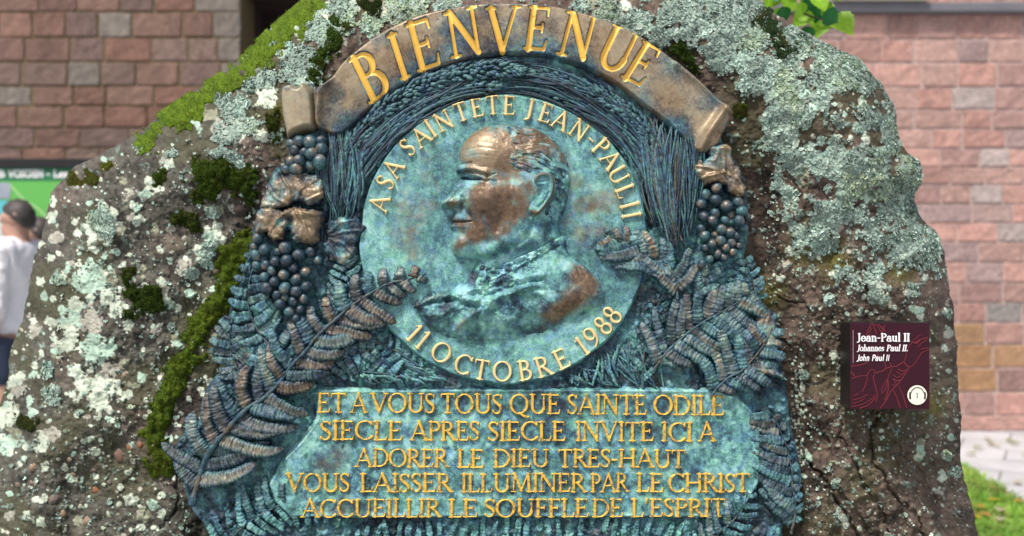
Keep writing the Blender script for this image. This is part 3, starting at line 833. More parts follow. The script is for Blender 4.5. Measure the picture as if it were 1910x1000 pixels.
# ---- text panel
PANEL = [(590, 722), (720, 724), (920, 722), (1200, 722), (1360, 724), (1405, 762), (1422, 790), (1420, 900), (1400, 935), (1375, 968), (1000, 968), (640, 968), (540, 968), (512, 940), (498, 905), (520, 860), (560, 820), (588, 780)]
_sdp = Sampled(lambda x, y: sd_poly(x, y, PANEL), 470, 1450, 700, 990, 3)
def panel_h(x, y, d):
    return .004 + .012 * sstep(0, 7, d) + .0025 * np.exp(-((d - 6) / 4) ** 2) + fbm(x, y, 90, 3, 90) * .004 + fbm(x, y, 9, 3, 91) * .0008
def panel_a(x, y, d, h):
    t = .66 + fbm(x, y, 80, 3, 92) * .38 + fbm(x, y, 10, 4, 93) * .42 + fbm(x * 2.4, y * .8, 26, 4, 102) * .16
    # dark blotches around the lettering
    for yy in (757, 806, 856, 902, 949):
        t = t - .16 * np.exp(-((y - yy) / 16) ** 2) * (x < 1330) * sstep(540, 640, x)
    t = t + .14 * gauss(x, y, 1340, 850, 70, 70)
    return {'wear': np.clip(.55 * gauss(x, y, 610, 865, 45, 35) + .25 * gauss(x, y, 640, 950, 60, 25) + fbm(x, y, 40, 3, 94) * .4, 0, 1), 'tone': np.clip(t, 0, 1)}
panel = patch('text_panel', _sdp, panel_h, (480, 1440, 710, 980), 1.7, M_PAT, plaque, panel_a)
def on_panel(x, y, t):
    return panel_h(x, y, np.full(x.shape, 30.)) - .0006 + .0058 * np.sqrt(np.clip(t, 0, .6) / .6)
LINES = [(769, 774, [('ET', 592, 646), ('A', 655, 684), ('VOUS', 692, 812), ('TOUS', 822, 937), ('QUE', 951, 1045), ('SAINTE', 1058, 1206), ('ODILE', 1219, 1350)], 36),
         (820, 823, [('SIECLE', 597, 751), ('APRES', 766, 895), ('SIECLE', 910, 1055), ('INVITE', 1073, 1219), ('ICI', 1233, 1291), ('A', 1303, 1333)], 35),
         (870, 872, [('ADORER', 664, 836), ('LE', 853, 903), ('DIEU', 920, 1024), ('TRES-HAUT', 1041, 1278)], 33),
         (917, 917, [('VOUS', 535, 653), ('LAISSER', 672, 843), ('ILLUMINER', 860, 1092), ('PAR', 1102, 1171), ('LE', 1187, 1237), ('CHRIST', 1246, 1398)], 34),
         (964, 963, [('ACCUEILLIR', 563, 822), ('LE', 837, 891), ('SOUFFLE', 903, 1098), ('DE', 1104, 1162), ("L'ESPRIT", 1177, 1353)], 33)]
for ya, yb, ws, H in LINES:
    mb = MB()
    for t, x0, x1 in ws:
        p = lambda x: ya + (yb - ya) * (x - 592) / 760
        word(mb, t, x0, x1, p(x0), p(x1), 0, H, on_panel, fat=.016, track=.03, jitter=.5)
    mb.build('text_line', M_GOLDW, panel)

# ---- medallion
CX, CY, RM = 940., 446., 272.
def sd_disc(x, y): return RM + fbm(x, y, 60, 2, 95) * 5 - np.hypot(x - CX, y - CY)
def disc_h(x, y, d):
    return .004 + .016 * sstep(0, 6, d) + .0015 * np.exp(-((d - 6) / 4) ** 2) + fbm(x, y, 80, 3, 96) * .004 + fbm(x, y, 10, 3, 97) * .0007 - .004 * sstep(40, 200, d)
def disc_a(x, y, d, h):
    w = .75 * gauss(x, y, 775, 395, 50, 65, 20) + .95 * gauss(x, y, 1105, 395, 50, 60, 30) + .5 * gauss(x, y, 1075, 330, 30, 50) + .45 * gauss(x, y, 760, 480, 40, 40) + .35 * gauss(x, y, 820, 290, 40, 30)
    t = .68 + fbm(x, y, 90, 3, 98) * .26 + fbm(x, y, 12, 4, 99) * .2 + fbm(x * 2.4, y * .8, 26, 4, 101) * .16 - .22 * gauss(x, y, 1110, 470, 60, 50) - .25 * gauss(x, y, 830, 350, 40, 60)
    return {'wear': np.clip(w * .62 + fbm(x, y, 24, 4, 100) * .5 * (w > .1), 0, 1), 'tone': np.clip(t, 0, 1)}
disc = patch('medallion', sd_disc, disc_h, (655, 1225, 165, 730), 1.7, M_PAT, plaque, disc_a)
def on_disc(x, y, t):
    return disc_h(x, y, sd_disc(x, y)) - .0008 + .0072 * np.sqrt(np.clip(t, 0, .6) / .6)
def arc_text(mb, items, r, H, W_, hf, fat=0.0, inner=False, cx=CX, cy=CY):
    """items: (char, angle in degrees clockwise from straight up); inner=True reads along the bottom"""
    for ch, ang, rr in items:
        a = R(ang)
        rad = np.array([math.sin(a), -math.cos(a)])
        up = -rad if inner else rad
        ex = np.array([-up[1], up[0]])
        w = G[ch][0] * W_
        c = np.array([cx, cy]) + rad * (r + rr)
        o = c - ex * w / 2 - up * H / 2
        letter(mb, ch, o[0], o[1], ex, up, (W_, H), hf, fat)
def ang_of(px, py, cx=CX, cy=CY): return math.degrees(math.atan2(px - cx, -(py - cy)))
TOPP = [('A', 709, 380), ('S', 720, 341), ('A', 735, 315), ('S', 761, 276), ('A', 786, 257), ('I', 804, 241), ('N', 828, 227), ('T', 860, 210), ('E', 890, 202), ('T', 919, 197), ('E', 950, 198), ('J', 988, 204), ('E', 1018, 212), ('A', 1046, 226), ('N', 1080, 244), ('-', 1104, 260), ('P', 1121, 275), ('A', 1138, 299), ('U', 1153, 327), ('L', 1166, 357), ('I', 1174, 383), ('I', 1177, 402)]
BOTP = [('1', 774, 621), ('1', 790, 634), ('O', 824, 657), ('C', 864, 679), ('T', 898, 689), ('O', 937, 692), ('B', 979, 690), ('R', 1013, 683), ('E', 1047, 669), ('1', 1085, 645), ('9', 1103, 628), ('8', 1124, 607), ('8', 1141, 587)]
mb = MB()
arc_text(mb, [(c, ang_of(x, y), math.hypot(x - CX, y - CY) - 245) for c, x, y in TOPP], 245, 34, 34, on_disc, .022)
mb.build('inscription', M_CREAM, disc)
mb = MB()
arc_text(mb, [(c, ang_of(x, y), math.hypot(x - CX, y - CY) - 245) for c, x, y in BOTP], 245, 36, 38, on_disc, .018, inner=True)
mb.build('inscription', M_CREAM, disc)

# ---- ribbon with BIENVENUE cut into it
RIB = [(588, 236), (583, 200), (580, 168), (592, 158), (612, 146), (640, 110), (700, 62), (770, 28), (850, 8), (945, 2), (1040, 8), (1125, 32), (1195, 62), (1262, 110), (1308, 148), (1340, 180), (1370, 205), (1352, 250), (1340, 275), (1312, 290), (1285, 275), (1262, 250), (1232, 222), (1190, 190), (1148, 158), (1080, 124), (1010, 106), (945, 103), (880, 110), (800, 134), (735, 170), (690, 205), (664, 232), (640, 250), (615, 252)]
_sdr = Sampled(lambda x, y: sd_poly(x, y, smooth(RIB, 4, True)), 560, 1390, -20, 310, 2)
BV = [('B', 691, 141, 25, 1.06, 88), ('I', 743, 105, 16.5, 1.0, 84), ('E', 790, 83, 14, 1.0, 88), ('N', 865, 60, 8, 1.0, 84), ('V', 938, 55, -2, 1.0, 82), ('E', 1003, 53, -9.5, 1.0, 80), ('N', 1078, 66, -16, 1.0, 82), ('U', 1152, 92, -27, 1.0, 82), ('E', 1198, 119, -33, 1.0, 78)]
SH = .10
def bv_frame(it):
    ch, cx, cy, rot, ws, H = it
    a = R(rot) + math.atan(SH)
    up = np.array([-math.sin(a), -math.cos(a)]); ex = np.array([math.cos(a), -math.sin(a)])
    sx = H * .84 * ws
    o = np.array([cx, cy]) - ex * (G[ch][0] / 2 * sx + .5 * SH * sx) - up * H / 2
    return ch, o, ex, up, sx, H
BVF = [bv_frame(i) for i in BV]
def bv_d(x, y):                       # signed distance (px, + inside a letter)
    best = np.full(x.shape, -99.)
    for ch, o, ex, up, sx, H in BVF:
        u = ((x - o[0]) * ex[0] + (y - o[1]) * ex[1]); v = ((x - o[0]) * up[0] + (y - o[1]) * up[1])
        m = (u > -30) & (u < sx * 1.3) & (v > -20) & (v < H + 20)
        gy = v[m] / H; gx = u[m] / sx - gy * SH
        best[m] = np.maximum(best[m], glyph_sdf(gx, gy, ch, .024) * H * .9)
    return best
def rib_base(x, y, d):
    r = np.hypot(x - 945, y - 505)
    prof = np.clip((r - 392) / 112, -.3, 1.2)
    h = .026 + .010 * np.cos((prof - .75) * 2.2) + fbm(x, y, 70, 3, 110) * .004
    side = sstep(1245, 1330, x)
    h = h - side * .006 + .016 * ridge(x, y, [(1350, 205), (1322, 245), (1300, 285)], 9) * side + .010 * ridge(x, y, [(1262, 120), (1310, 158), (1368, 208)], 9)
    h = h + .012 * ridge(x, y, [(612, 150), (596, 175), (592, 232)], 9) - .008 * gauss(x, y, 625, 200, 22, 40)
    e = np.sqrt(np.clip(1 - (1 - np.clip(d / 9, 0, 1)) ** 2, 0, 1))
    return h * e - .020 * (1 - e)
def carve(dl): return .0085 * sstep(-.8, 3.0, dl)
def rib_h(x, y, d): return rib_base(x, y, d) - carve(bv_d(x, y)) + fbm(x, y, 12, 3, 111) * .0006
def rib_a(x, y, d, h):
    w = .80 + fbm(x, y, 60, 4, 112) * .8 - .32 * sstep(45, 8, d) * (np.hypot(x - 945, y - 505) < 440)
    w = np.where(x < 640, w - .1, w)
    dl = bv_d(x, y)
    w = np.where(dl > -2, w * .5, w)
    return {'paleness': .44 + fbm(x, y, 50, 3, 114) * .6, 'wear': np.clip(w, 0, 1), 'tone': np.clip(.30 + fbm(x, y, 40, 3, 113) * .5, 0, 1)}
rib = patch('ribbon', _sdr, rib_h, (572, 1380, -6, 300), 1.25, M_PAT, plaque, rib_a, hb=.03)
for it in BVF:
    ch, o, ex, up, sx, H = it
    mb = MB()
    def hf(px, py, t): return rib_base(px, py, _sdr(px, py)) - .0030 - .0030 * t
    letter(mb, ch, o[0], o[1], ex, up, (sx, H), hf, .018, False, SH, lambda x, y, h: relief(x, y, h, .03), bev=.05)
    mb.build('letter', M_GOLD, rib)
# the rolled left end of the ribbon
ROLL = [(520, 168), (526, 157), (543, 153), (553, 160), (562, 150), (573, 156), (584, 172), (588, 205), (586, 236), (566, 241), (546, 250), (533, 262), (527, 240), (521, 205)]
_ro = smooth(ROLL, 5, True)
def roll_h(x, y, d):
    e = np.sqrt(np.clip(1 - (1 - np.clip(d / 11, 0, 1)) ** 2, 0, 1))
    return e * (.046 + .004 * np.cos((x - 552) / 18) - .00008 * (y - 150)) - .015 * (1 - e) + fbm(x, y, 30, 2, 115) * .002
patch('ribbon_end', lambda x, y: sd_poly(x, y, _ro), roll_h, (512, 596, 142, 270), 1.3, M_PAT, plaque,
      lambda x, y, d, h: {'paleness': .95 + 0 * x, 'wear': np.clip(.92 + fbm(x, y, 25, 3, 116) * .7, 0, 1), 'tone': .45 + 0 * x}, hb=.04)

# ---- portrait: head, hair, ear, neck and robe in low relief
HEAD = [(929, 231), (899, 236), (876, 251), (861, 272), (853, 296), (850, 312), (850, 320), (855, 330), (851, 342), (840, 357), (827, 370), (821, 379), (825, 388), (839, 391), (846, 394), (844, 402), (840, 410), (843, 415), (838, 422), (842, 431), (840, 443), (839, 455), (842, 466), (850, 476), (866, 482), (886, 485), (898, 497), (915, 515), (1000, 480), (1052, 452), (1046, 432), (1041, 418), (1052, 400), (1062, 362), (1065, 332), (1061, 302), (1046, 275), (1022, 251), (986, 234)]
HEADS = smooth(HEAD, 4, True)
def head_h(x, y, d):
    h = .0165 + .012 * (1 - np.exp(-np.maximum(d, 0) / 4.0)) + .034 * (1 - (1 - np.clip(d / 84, 0, 1)) ** 2)
    g = lambda *a: gauss(x, y, *a)
    rd = lambda p, w: ridge(x, y, p, w)
    h = h + .0062 * rd([(852, 318), (866, 315), (884, 317), (906, 324)], 6)                 # brow
    h = h + .005 * g(900, 278, 42, 30) - .004 * g(945, 330, 26, 18)                                                     # forehead
    h = h - .0100 * g(874, 332, 20, 8, 8)                                                  # eye socket
    h = h + .0060 * rd([(864, 329), (876, 327), (890, 329.5), (908, 337)], 2.6)               # upper lid
    h = h - .0070 * rd([(864, 332), (878, 335), (896, 336.5)], 1.8)
    h = h + .0025 * rd([(868, 337), (880, 340), (896, 340)], 2.4)                            # lower lid
    h = h - .0022 * rd([(866, 344), (882, 349), (902, 347)], 3)
    h = h - .0035 * rd([(856, 323), (870, 321.5), (890, 322.5)], 1.8) - .0030 * (rd([(908, 332), (925, 326)], 1.6) + rd([(908, 338), (926, 340)], 1.6) + rd([(858, 308), (880, 305)], 1.8))
    h = h + .0075 * rd([(852, 345), (842, 362), (830, 376)], 6.5)                            # nose
    h = h + .0085 * g(852, 379, 9, 7) + .005 * g(831, 379, 9, 8)                            # wing and tip
    h = h - .0060 * rd([(862, 368), (866, 379), (860, 388)], 2.8) - .0035 * rd([(838, 389), (852, 388)], 2)
    h = h + .0090 * g(905, 372, 34, 30, -15) + .004 * g(948, 360, 40, 22) - .004 * g(935, 420, 30, 22, -30)                    # cheek
    h = h - .0034 * rd([(866, 390), (878, 404), (886, 420), (886, 438)], 4.5)                # fold
    h = h + .0020 * rd([(876, 388), (892, 405), (900, 425)], 8)
    h = h + .0012 * rd([(846, 408), (864, 409)], 5) + .0018 * rd([(844, 422), (862, 422)], 5)
    h = h - .0046 * rd([(838, 414.5), (860, 415), (880, 413.5)], 1.5)                          # mouth
    h = h - .0026 * rd([(845, 434), (862, 435)], 5) + .0060 * g(856, 457, 15, 15)          # chin
    h = h - .0030 * g(955, 318, 22, 26) + .004 * rd([(860, 474), (905, 470), (950, 452), (982, 415)], 13)
    h = h - .005 * rd([(890, 488), (940, 474), (985, 438), (1000, 412)], 6)                   # under the jaw
    h = h - .0028 * rd([(902, 400), (915, 430), (912, 455)], 6) - .004 * rd([(962, 440), (990, 402)], 8)
    h = h - .003 * (rd([(942, 236), (957, 246), (974, 258)], 1.8)) + .002 * rd([(946, 232), (972, 252)], 5)
    for k_ in range(3): h = h - .0008 * rd([(868, 268 + 13 * k_), (895, 263 + 14 * k_), (925, 268 + 14 * k_)], 2.2)
    h = h - .0020 * rd([(930, 372), (938, 400), (928, 430)], 5) + .0016 * rd([(900, 440), (930, 438), (955, 420)], 8)
    return h + fbm(x, y, 14, 3, 120) * .0014 + fbm(x, y, 40, 2, 121) * .0015
def head_a(x, y, d, h):
    w = .12 + 1.1 * gauss(x, y, 898, 274, 58, 46) + .5 * gauss(x, y, 950, 320, 40, 40) + 1.2 * gauss(x, y, 908, 370, 44, 36, -10) + 1.1 * gauss(x, y, 925, 415, 62, 42, -25) + .8 * gauss(x, y, 845, 380, 16, 9) + .75 * gauss(x, y, 858, 456, 16, 16) + .35 * gauss(x, y, 860, 416, 20, 10) + .8 * gauss(x, y, 952, 275, 30, 40) + .5 * gauss(x, y, 1015, 270, 40, 25, 35) + .4 * gauss(x, y, 890, 440, 20, 25) + .5 * gauss(x, y, 965, 370, 30, 30)
    w = w - .55 * gauss(x, y, 955, 378, 18, 26) - .6 * gauss(x, y, 880, 336, 30, 10) - .30 * gauss(x, y, 864, 405, 14, 18) - .4 * gauss(x, y, 852, 350, 12, 16) - 1.1 * ridge(x, y, [(880, 486), (950, 468), (1005, 428)], 20) - .5 * gauss(x, y, 1030, 430, 30, 30) - .5 * ridge(x, y, [(915, 345), (960, 345)], 7) - .4 * ridge(x, y, [(905, 405), (915, 440)], 7)
    return {'paleness': .5 * gauss(x, y, 890, 280, 45, 32) - .22 * gauss(x, y, 915, 400, 60, 50), 'wear': np.clip(w * .88 + fbm(x, y, 22, 4, 122) * .55 + fbm(x * 2.5, y * .8, 18, 3, 124) * .2, 0, 1), 'tone': np.clip(.60 + fbm(x, y, 20, 4, 123) * .55 - .5 * ridge(x, y, [(862, 333), (880, 335), (900, 336)], 3) - .45 * ridge(x, y, [(840, 414.5), (882, 413.5)], 2.2) - .3 * ridge(x, y, [(854, 322), (880, 322)], 3), 0, 1)}  # paler forehead is a painted highlight; eye, mouth and brow creases painted darker
head = patch('portrait_head', lambda x, y: sd_poly(x, y, HEADS), head_h, (812, 1075, 222, 525), 1.15, M_PAT, plaque, head_a, hb=.03)
_sdh = Sampled(lambda x, y: sd_poly(x, y, HEADS), 800, 1090, 210, 530, 2)
HAIR = [(938, 236), (950, 258), (956, 280), (948, 300), (958, 318), (972, 326), (984, 330), (1000, 322), (1022, 326), (1034, 346), (1026, 380), (1012, 398), (1034, 420), (1042, 416), (1053, 398), (1063, 362), (1066, 332), (1062, 302), (1047, 274), (1023, 250), (987, 233), (960, 230)]
HAIRS = smooth(HAIR, 4, True)
def hair_h(x, y, d):
    e = sstep(0, 6, d)
    th = np.arctan2(y - 430, x - 968); r = np.hypot(x - 968, y - 430)
    wv = th * 120 + fbm(x, y, 40, 2, 125) * 30
    st = 1.5 * fbm(r + 14 * fbm(x, y, 45, 2, 126), wv * .28, 4.2, 3, 127) + .6 * fbm(r, wv * .2, 9, 2, 128)
    low = sstep(262, 320, y)
    return head_h(x, y, np.maximum(_sdh(x, y), 0)) - .0012 + e * (.0022 + (.0020 + .0018 * low) * st * 1.1)
def hair_a(x, y, d, h):
    return {'wear': np.clip(.80 * gauss(x, y, 1015, 268, 45, 26, 35) + .7 * gauss(x, y, 972, 275, 36, 44) + .35 * gauss(x, y, 1050, 310, 14, 40) + fbm(x, y, 10, 3, 130) * .55, 0, 1), 'tone': np.clip(.56 + fbm(x, y, 10, 3, 131) * .8, 0, 1)}
patch('hair', lambda x, y: sd_poly(x, y, HAIRS), hair_h, (930, 1075, 222, 430), 1.0, M_PAT, head, hair_a, hb=.03)
# ear: bowl and rim
EAR = smooth([(994, 332), (1006, 325), (1020, 325), (1031, 335), (1034, 350), (1030, 366), (1021, 381), (1010, 396), (1001, 404), (990, 402), (985, 392), (990, 380), (997, 368), (996, 350)], 5, True)
RIM = smooth([(997, 340), (1003, 330), (1015, 326), (1027, 331), (1033, 345), (1030, 364), (1021, 380), (1010, 394), (1001, 400), (992, 397)], 6)
def ear_h(x, y, d):
    b = head_h(x, y, np.full(x.shape, 78.)) + .0015
    e = sstep(0, 5, d)
    rm = ridge(x, y, RIM, 4.8)
    inner = ridge(x, y, [(1004, 345), (1016, 346), (1020, 358), (1012, 374), (1003, 384)], 3.4)
    return b - .004 + e * (.002 + .0105 * rm + .0045 * inner + .006 * gauss(x, y, 995, 396, 8, 8) - .005 * gauss(x, y, 1005, 360, 7, 12)) + .004 * gauss(x, y, 992, 364, 6, 10)
patch('ear', lambda x, y: sd_poly(x, y, EAR), ear_h, (978, 1040, 318, 410), .9, M_PAT, head,
      lambda x, y, d, h: {'wear': np.clip(.95 * ridge(x, y, RIM, 5) + .3 * gauss(x, y, 995, 396, 9) - .1, 0, 1), 'tone': .62 + 0 * x}, hb=.03)
# robe
ROBE = [(893, 487), (872, 516), (845, 536), (806, 545), (782, 556), (772, 574), (785, 598), (806, 620), (840, 640), (885, 655), (940, 660), (995, 646), (1046, 615), (1092, 588), (1124, 566), (1129, 545), (1112, 512), (1080, 490), (1060, 470), (1050, 448), (1000, 462), (940, 485)]
ROBES = smooth(ROBE, 4, True)
def robe_h(x, y, d):
    h = .0165 + .010 * (1 - np.exp(-np.maximum(d, 0) / 5)) + .020 * (1 - (1 - np.clip(d / 70, 0, 1)) ** 2)
    h = h * sstep(662, 570, y + .12 * (x - 940)) + .012 * (1 - sstep(662, 570, y + .12 * (x - 940)))
    f = lambda p, w, a: a * ridge(x, y, p, w)
    h = h + f([(776, 566), (812, 552), (852, 548), (885, 560), (905, 562), (935, 550), (985, 535)], 6, .008)
    h = h + f([(862, 546), (890, 538), (930, 524), (952, 512)], 5, .006)
    h = h - f([(790, 566), (850, 560), (890, 572)], 3.5, .006) - f([(905, 552), (945, 536), (1010, 522)], 2.5, .005)
    h = h + f([(952, 520), (990, 516), (1012, 512)], 6, .005) + f([(940, 535), (1000, 532), (1012, 535)], 5, .005) + f([(945, 550), (990, 545), (1012, 548)], 5, .004)
    h = h + f([(850, 618), (875, 590), (915, 568)], 7, .006) - f([(835, 610), (862, 578), (900, 562)], 6, .005) + f([(800, 590), (830, 585), (860, 560)], 4, .004)
    h = h - f([(1040, 470), (1075, 495), (1116, 515)], 3, .003)
    rough = sstep(1020, 960, x) * sstep(610, 560, y)
    return h + fbm(x, y, 9, 3, 133) * (.0016 + .0065 * rough) + fbm(x - y * .6, (x * .6 + y) * .3, 12, 3, 134) * .003
def robe_a(x, y, d, h):
    w = 1.05 * gauss(x, y, 1068, 560, 52, 24, -35) + .8 * gauss(x, y, 1080, 512, 40, 18, 35) + .5 * gauss(x, y, 1020, 590, 40, 20, -30) + .4 * ridge(x, y, [(852, 610), (885, 580)], 8) + .35 * ridge(x, y, [(785, 562), (825, 550)], 6)
    return {'wear': np.clip(w + fbm(x, y, 20, 3, 135) * .4, 0, 1), 'tone': np.clip(.54 + fbm(x, y, 26, 4, 136) * .7 + fbm(x * 2.4, y * .8, 26, 3, 139) * .16, 0, 1)}
robe = patch('robe', lambda x, y: sd_poly(x, y, ROBES), robe_h, (762, 1140, 440, 670), 1.4, M_PAT, plaque, robe_a, hb=.025)
# collar band with stitched edge
COLL = smooth([(896, 492), (925, 494), (965, 478), (1010, 458), (1050, 437), (1054, 450), (1020, 470), (975, 494), (930, 516), (900, 532), (886, 528), (893, 508)], 4, True) + np.array([0, 2.0])
_sdo = Sampled(lambda x, y: sd_poly(x, y, ROBES), 750, 1150, 430, 680, 2)
def coll_h(x, y, d):
    e = np.sqrt(np.clip(1 - (1 - np.clip(d / 7, 0, 1)) ** 2, 0, 1))
    u = robe_h(x, y, np.maximum(_sdo(x, y), 0)); v = np.where(_sdh(x, y) > 0, head_h(x, y, np.maximum(_sdh(x, y), 0)), 0)
    return np.minimum(np.maximum(u, v), .060) - .003 + e * .0085 + fbm(x, y, 6, 3, 137) * .007 * e
patch('collar', lambda x, y: sd_poly(x, y, COLL), coll_h, (880, 1062, 428, 540), 1.1, M_PAT, robe,
      lambda x, y, d, h: {'wear': 0 * x, 'tone': np.clip(.62 + fbm(x, y, 10, 3, 138) * 1.0, 0, 1)}, hb=.03)

# ---- vine leaves, grapes
def leaf_patch(name, outline, veins, h0, amp, wear, parent=plaque, tone=.42, folds=(), hb=.03, vw=3.0):
    S = smooth(outline, 5, True)
    P = np.array(outline)
    def hf(x, y, d):
        e = np.sqrt(np.clip(1 - (1 - np.clip(d / 12, 0, 1)) ** 2, 0, 1))
        h = h0 * .35 + e * h0 * .65 + fbm(x, y, 36, 3, 140) * amp * 1.6
        for v in veins: h = h + amp * .55 * ridge(x, y, v, vw) - amp * .3 * ridge(x, y, v, vw * 3)
        for p, w, a in folds: h = h + a * ridge(x, y, p, w)
        return h + fbm(x, y, 6, 3, 141) * .0014
    def af(x, y, d, h):
        hp = (h - h0) / (amp + 1e-6)
        return {'paleness': .30, 'wear': np.clip(wear + .30 * hp + fbm(x, y, 18, 3, 142) * .7, 0, 1), 'tone': np.clip(tone + fbm(x, y, 22, 3, 143) * .7 + .15 * hp, 0, 1)}
    return patch(name, lambda x, y: sd_poly(x, y, S) + fbm(x, y, 8, 3, 144) * 6, hf, (P[:, 0].min() - 6, P[:, 0].max() + 6, P[:, 1].min() - 6, P[:, 1].max() + 6), 1.25, M_PAT, parent, af, hb)
_sph = None
def grapes(items, zb, label_mesh='grape'):
    global _sph
    o = bpy.data.objects.new('grape_bunch', None); COL.objects.link(o); o.parent = plaque; ORG[o.name] = ORG[plaque.name]; o.empty_display_size = .02
    for (px, py, r, dz) in items:
        if _sph is None:
            u = np.linspace(0, math.pi, 13); v = np.linspace(0, 2 * math.pi, 22, endpoint=False)
            U, V = np.meshgrid(u, v, indexing='ij')
            P = np.stack([np.sin(U) * np.cos(V), np.cos(U) * -1, np.sin(U) * np.sin(V)], -1).reshape(-1, 3)
            i, j = np.meshgrid(np.arange(12), np.arange(22), indexing='ij'); j2 = (j + 1) % 22
            q = np.stack([i * 22 + j, (i + 1) * 22 + j, (i + 1) * 22 + j2, i * 22 + j2], -1).reshape(-1, 4)
            _sph = [mk('grape', P, q[:, ::-1], M_GRAPE, None, {'paleness': .25, 'wear': np.clip(w0 + .95 * np.clip(P[:, 2] * .5 - P[:, 1] * .6, 0, 1) ** 2, 0, 1), 'tone': np.full(len(P), tn)}, origin=(0, 0, 0)) for w0, tn in ((.02, .20), (.22, .28), (.0, .34), (-.2, .12))]
            for s_ in _sph: COL.objects.unlink(s_)
        k = random.choice([0, 0, 1, 2, 3, 3])
        g = _sph[k].copy(); g.name = 'grape'
        COL.objects.link(g); g.parent = o
        w = relief(np.array([float(px)]), np.array([float(py)]), zb + dz, .04)[0]
        g.location = w - ORG[plaque.name]
        rr = r * 1.96 / F
        g.scale = (rr * random.uniform(.90, 1.10), rr, rr * random.uniform(.90, 1.12))
        g.rotation_euler = (random.uniform(-.4, .4), random.uniform(-3, 3), random.uniform(-.4, .4))
    return o
def cluster(poly, r, zb, n, seed):
    rr = random.Random(seed); P = np.array(poly); out = []
    pl = np.array(poly, float)
    for lay, dz in ((0, 0.0), (1, .011)):
        tries = 0; pts = []
        while tries < 6000 and len(pts) < n:
            tries += 1
            x = rr.uniform(P[:, 0].min(), P[:, 0].max()); y = rr.uniform(P[:, 1].min(), P[:, 1].max())
            d = sd_poly(np.array([x]), np.array([y]), pl)[0]
            if d < (r * .55 if lay == 0 else r * 1.1): continue
            rad = r * rr.uniform(.85, 1.12)
            if all(math.hypot(x - a, y - b) > (r + c) * (.80 if lay == 0 else .92) for a, b, c, _ in pts):
                pts.append((x, y, rad, dz + rr.uniform(-.002, .003)))
        out += pts
    return out
# upper left bunch, hand placed
grapes([(557, 262, 12, .004), (577, 265, 13, .008), (596, 262, 12, 0), (548, 278, 11, 0), (566, 283, 11, .002), (580, 286, 13, .010), (598, 277, 12, .006), (596, 302, 14, .012), (557, 298, 12, .004), (540, 300, 11, .003), (578, 306, 11, 0), (532, 315, 10, .002), (550, 314, 12, .004), (540, 265, 10, -.004)], .026)
grapes([(478, 444, 11, .004), (470, 460, 9, 0), (474, 476, 11, .002), (492, 466, 12, .008), (530, 462, 13, .006), (515, 470, 11, .0), (556, 476, 12, .010), (577, 470, 11, .006), (512, 488, 11, .010), (534, 486, 12, .014), (493, 494, 10, .004), (475, 494, 9, 0), (491, 517, 10, .006), (511, 526, 11, .013), (528, 513, 11, .010), (551, 522, 11, .012), (568, 508, 11, .008), (496, 538, 12, .012), (530, 538, 12, .012), (552, 544, 12, .012), (570, 535, 11, .010), (515, 550, 10, .008), (530, 555, 9, .006), (521, 568, 11, .012), (546, 563, 10, .012), (565, 558, 11, .008), (538, 582, 10, .012), (559, 578, 9, .012), (551, 595, 9, .012), (545, 500, 11, .008), (590, 486, 9, .004), (505, 505, 10, .006)], .022)
grapes([(1338, 350, 10, .010), (1336, 373, 11, .012), (1355, 384, 12, .014), (1378, 377, 10, .008), (1385, 394, 11, .012), (1379, 412, 11, .014), (1330, 412, 10, .012), (1346, 428, 10, .012), (1310, 380, 11, .006), (1318, 362, 10, .003), (1314, 404, 12, .007), (1335, 397, 10, .009), (1354, 410, 9, .008), (1316, 440, 10, .008), (1329, 455, 10, .009), (1346, 448, 10, .009), (1365, 400, 9, .002), (1363, 434, 11, .006), (1355, 462, 9, .006), (1376, 440, 9, .004), (1390, 425, 9, .002), (1397, 404, 8, 0), (1340, 474, 9, .006), (1325, 484, 9, .005), (1318, 462, 9, .003), (1352, 480, 8, .004), (1366, 452, 10, .004), (1370, 470, 9, .002), (1382, 458, 8, 0), (1310, 425, 9, .003), (1336, 436, 8, .004), (1312, 492, 8, .002)], .024)
# leaves over the left bunches
leaf_patch('vine_leaf', [(505, 318), (520, 310), (536, 318), (552, 312), (575, 322), (600, 326), (610, 350), (600, 380), (578, 385), (555, 378), (530, 388), (500, 392), (484, 386), (492, 360), (498, 338)], [[(545, 385), (540, 350), (520, 318)], [(545, 385), (565, 352), (590, 335)], [(545, 385), (515, 370), (498, 345)], [(545, 385), (580, 372), (606, 360)]], .036, .009, .58, tone=.24, folds=[([(515, 345), (540, 372), (545, 384)], 10, .006), ([(558, 318), (575, 345)], 8, -.005)])
leaf_patch('vine_leaf', [(480, 392), (500, 386), (530, 392), (545, 384), (575, 388), (604, 394), (608, 412), (598, 435), (588, 458), (565, 458), (548, 448), (540, 432), (528, 444), (510, 452), (500, 438), (478, 438), (470, 420)], [[(550, 388), (520, 410), (500, 440)], [(550, 388), (570, 415), (580, 450)], [(550, 388), (590, 402)]], .040, .009, .66, tone=.25, folds=[([(530, 395), (548, 400), (590, 398)], 7, .008), ([(543, 410), (541, 438)], 6, -.012)])
leaf_patch('vine_leaf', [(612, 408), (640, 400), (668, 408), (682, 428), (668, 450), (662, 480), (640, 496), (618, 490), (604, 475), (600, 450), (606, 425)], [[(610, 440), (640, 432), (675, 430)], [(610, 445), (640, 455), (660, 475)], [(610, 435), (635, 415), (660, 410)], [(610, 450), (628, 470), (635, 492)]], .030, .008, .30, tone=.36, folds=[([(612, 470), (640, 480), (662, 468)], 8, .006)])
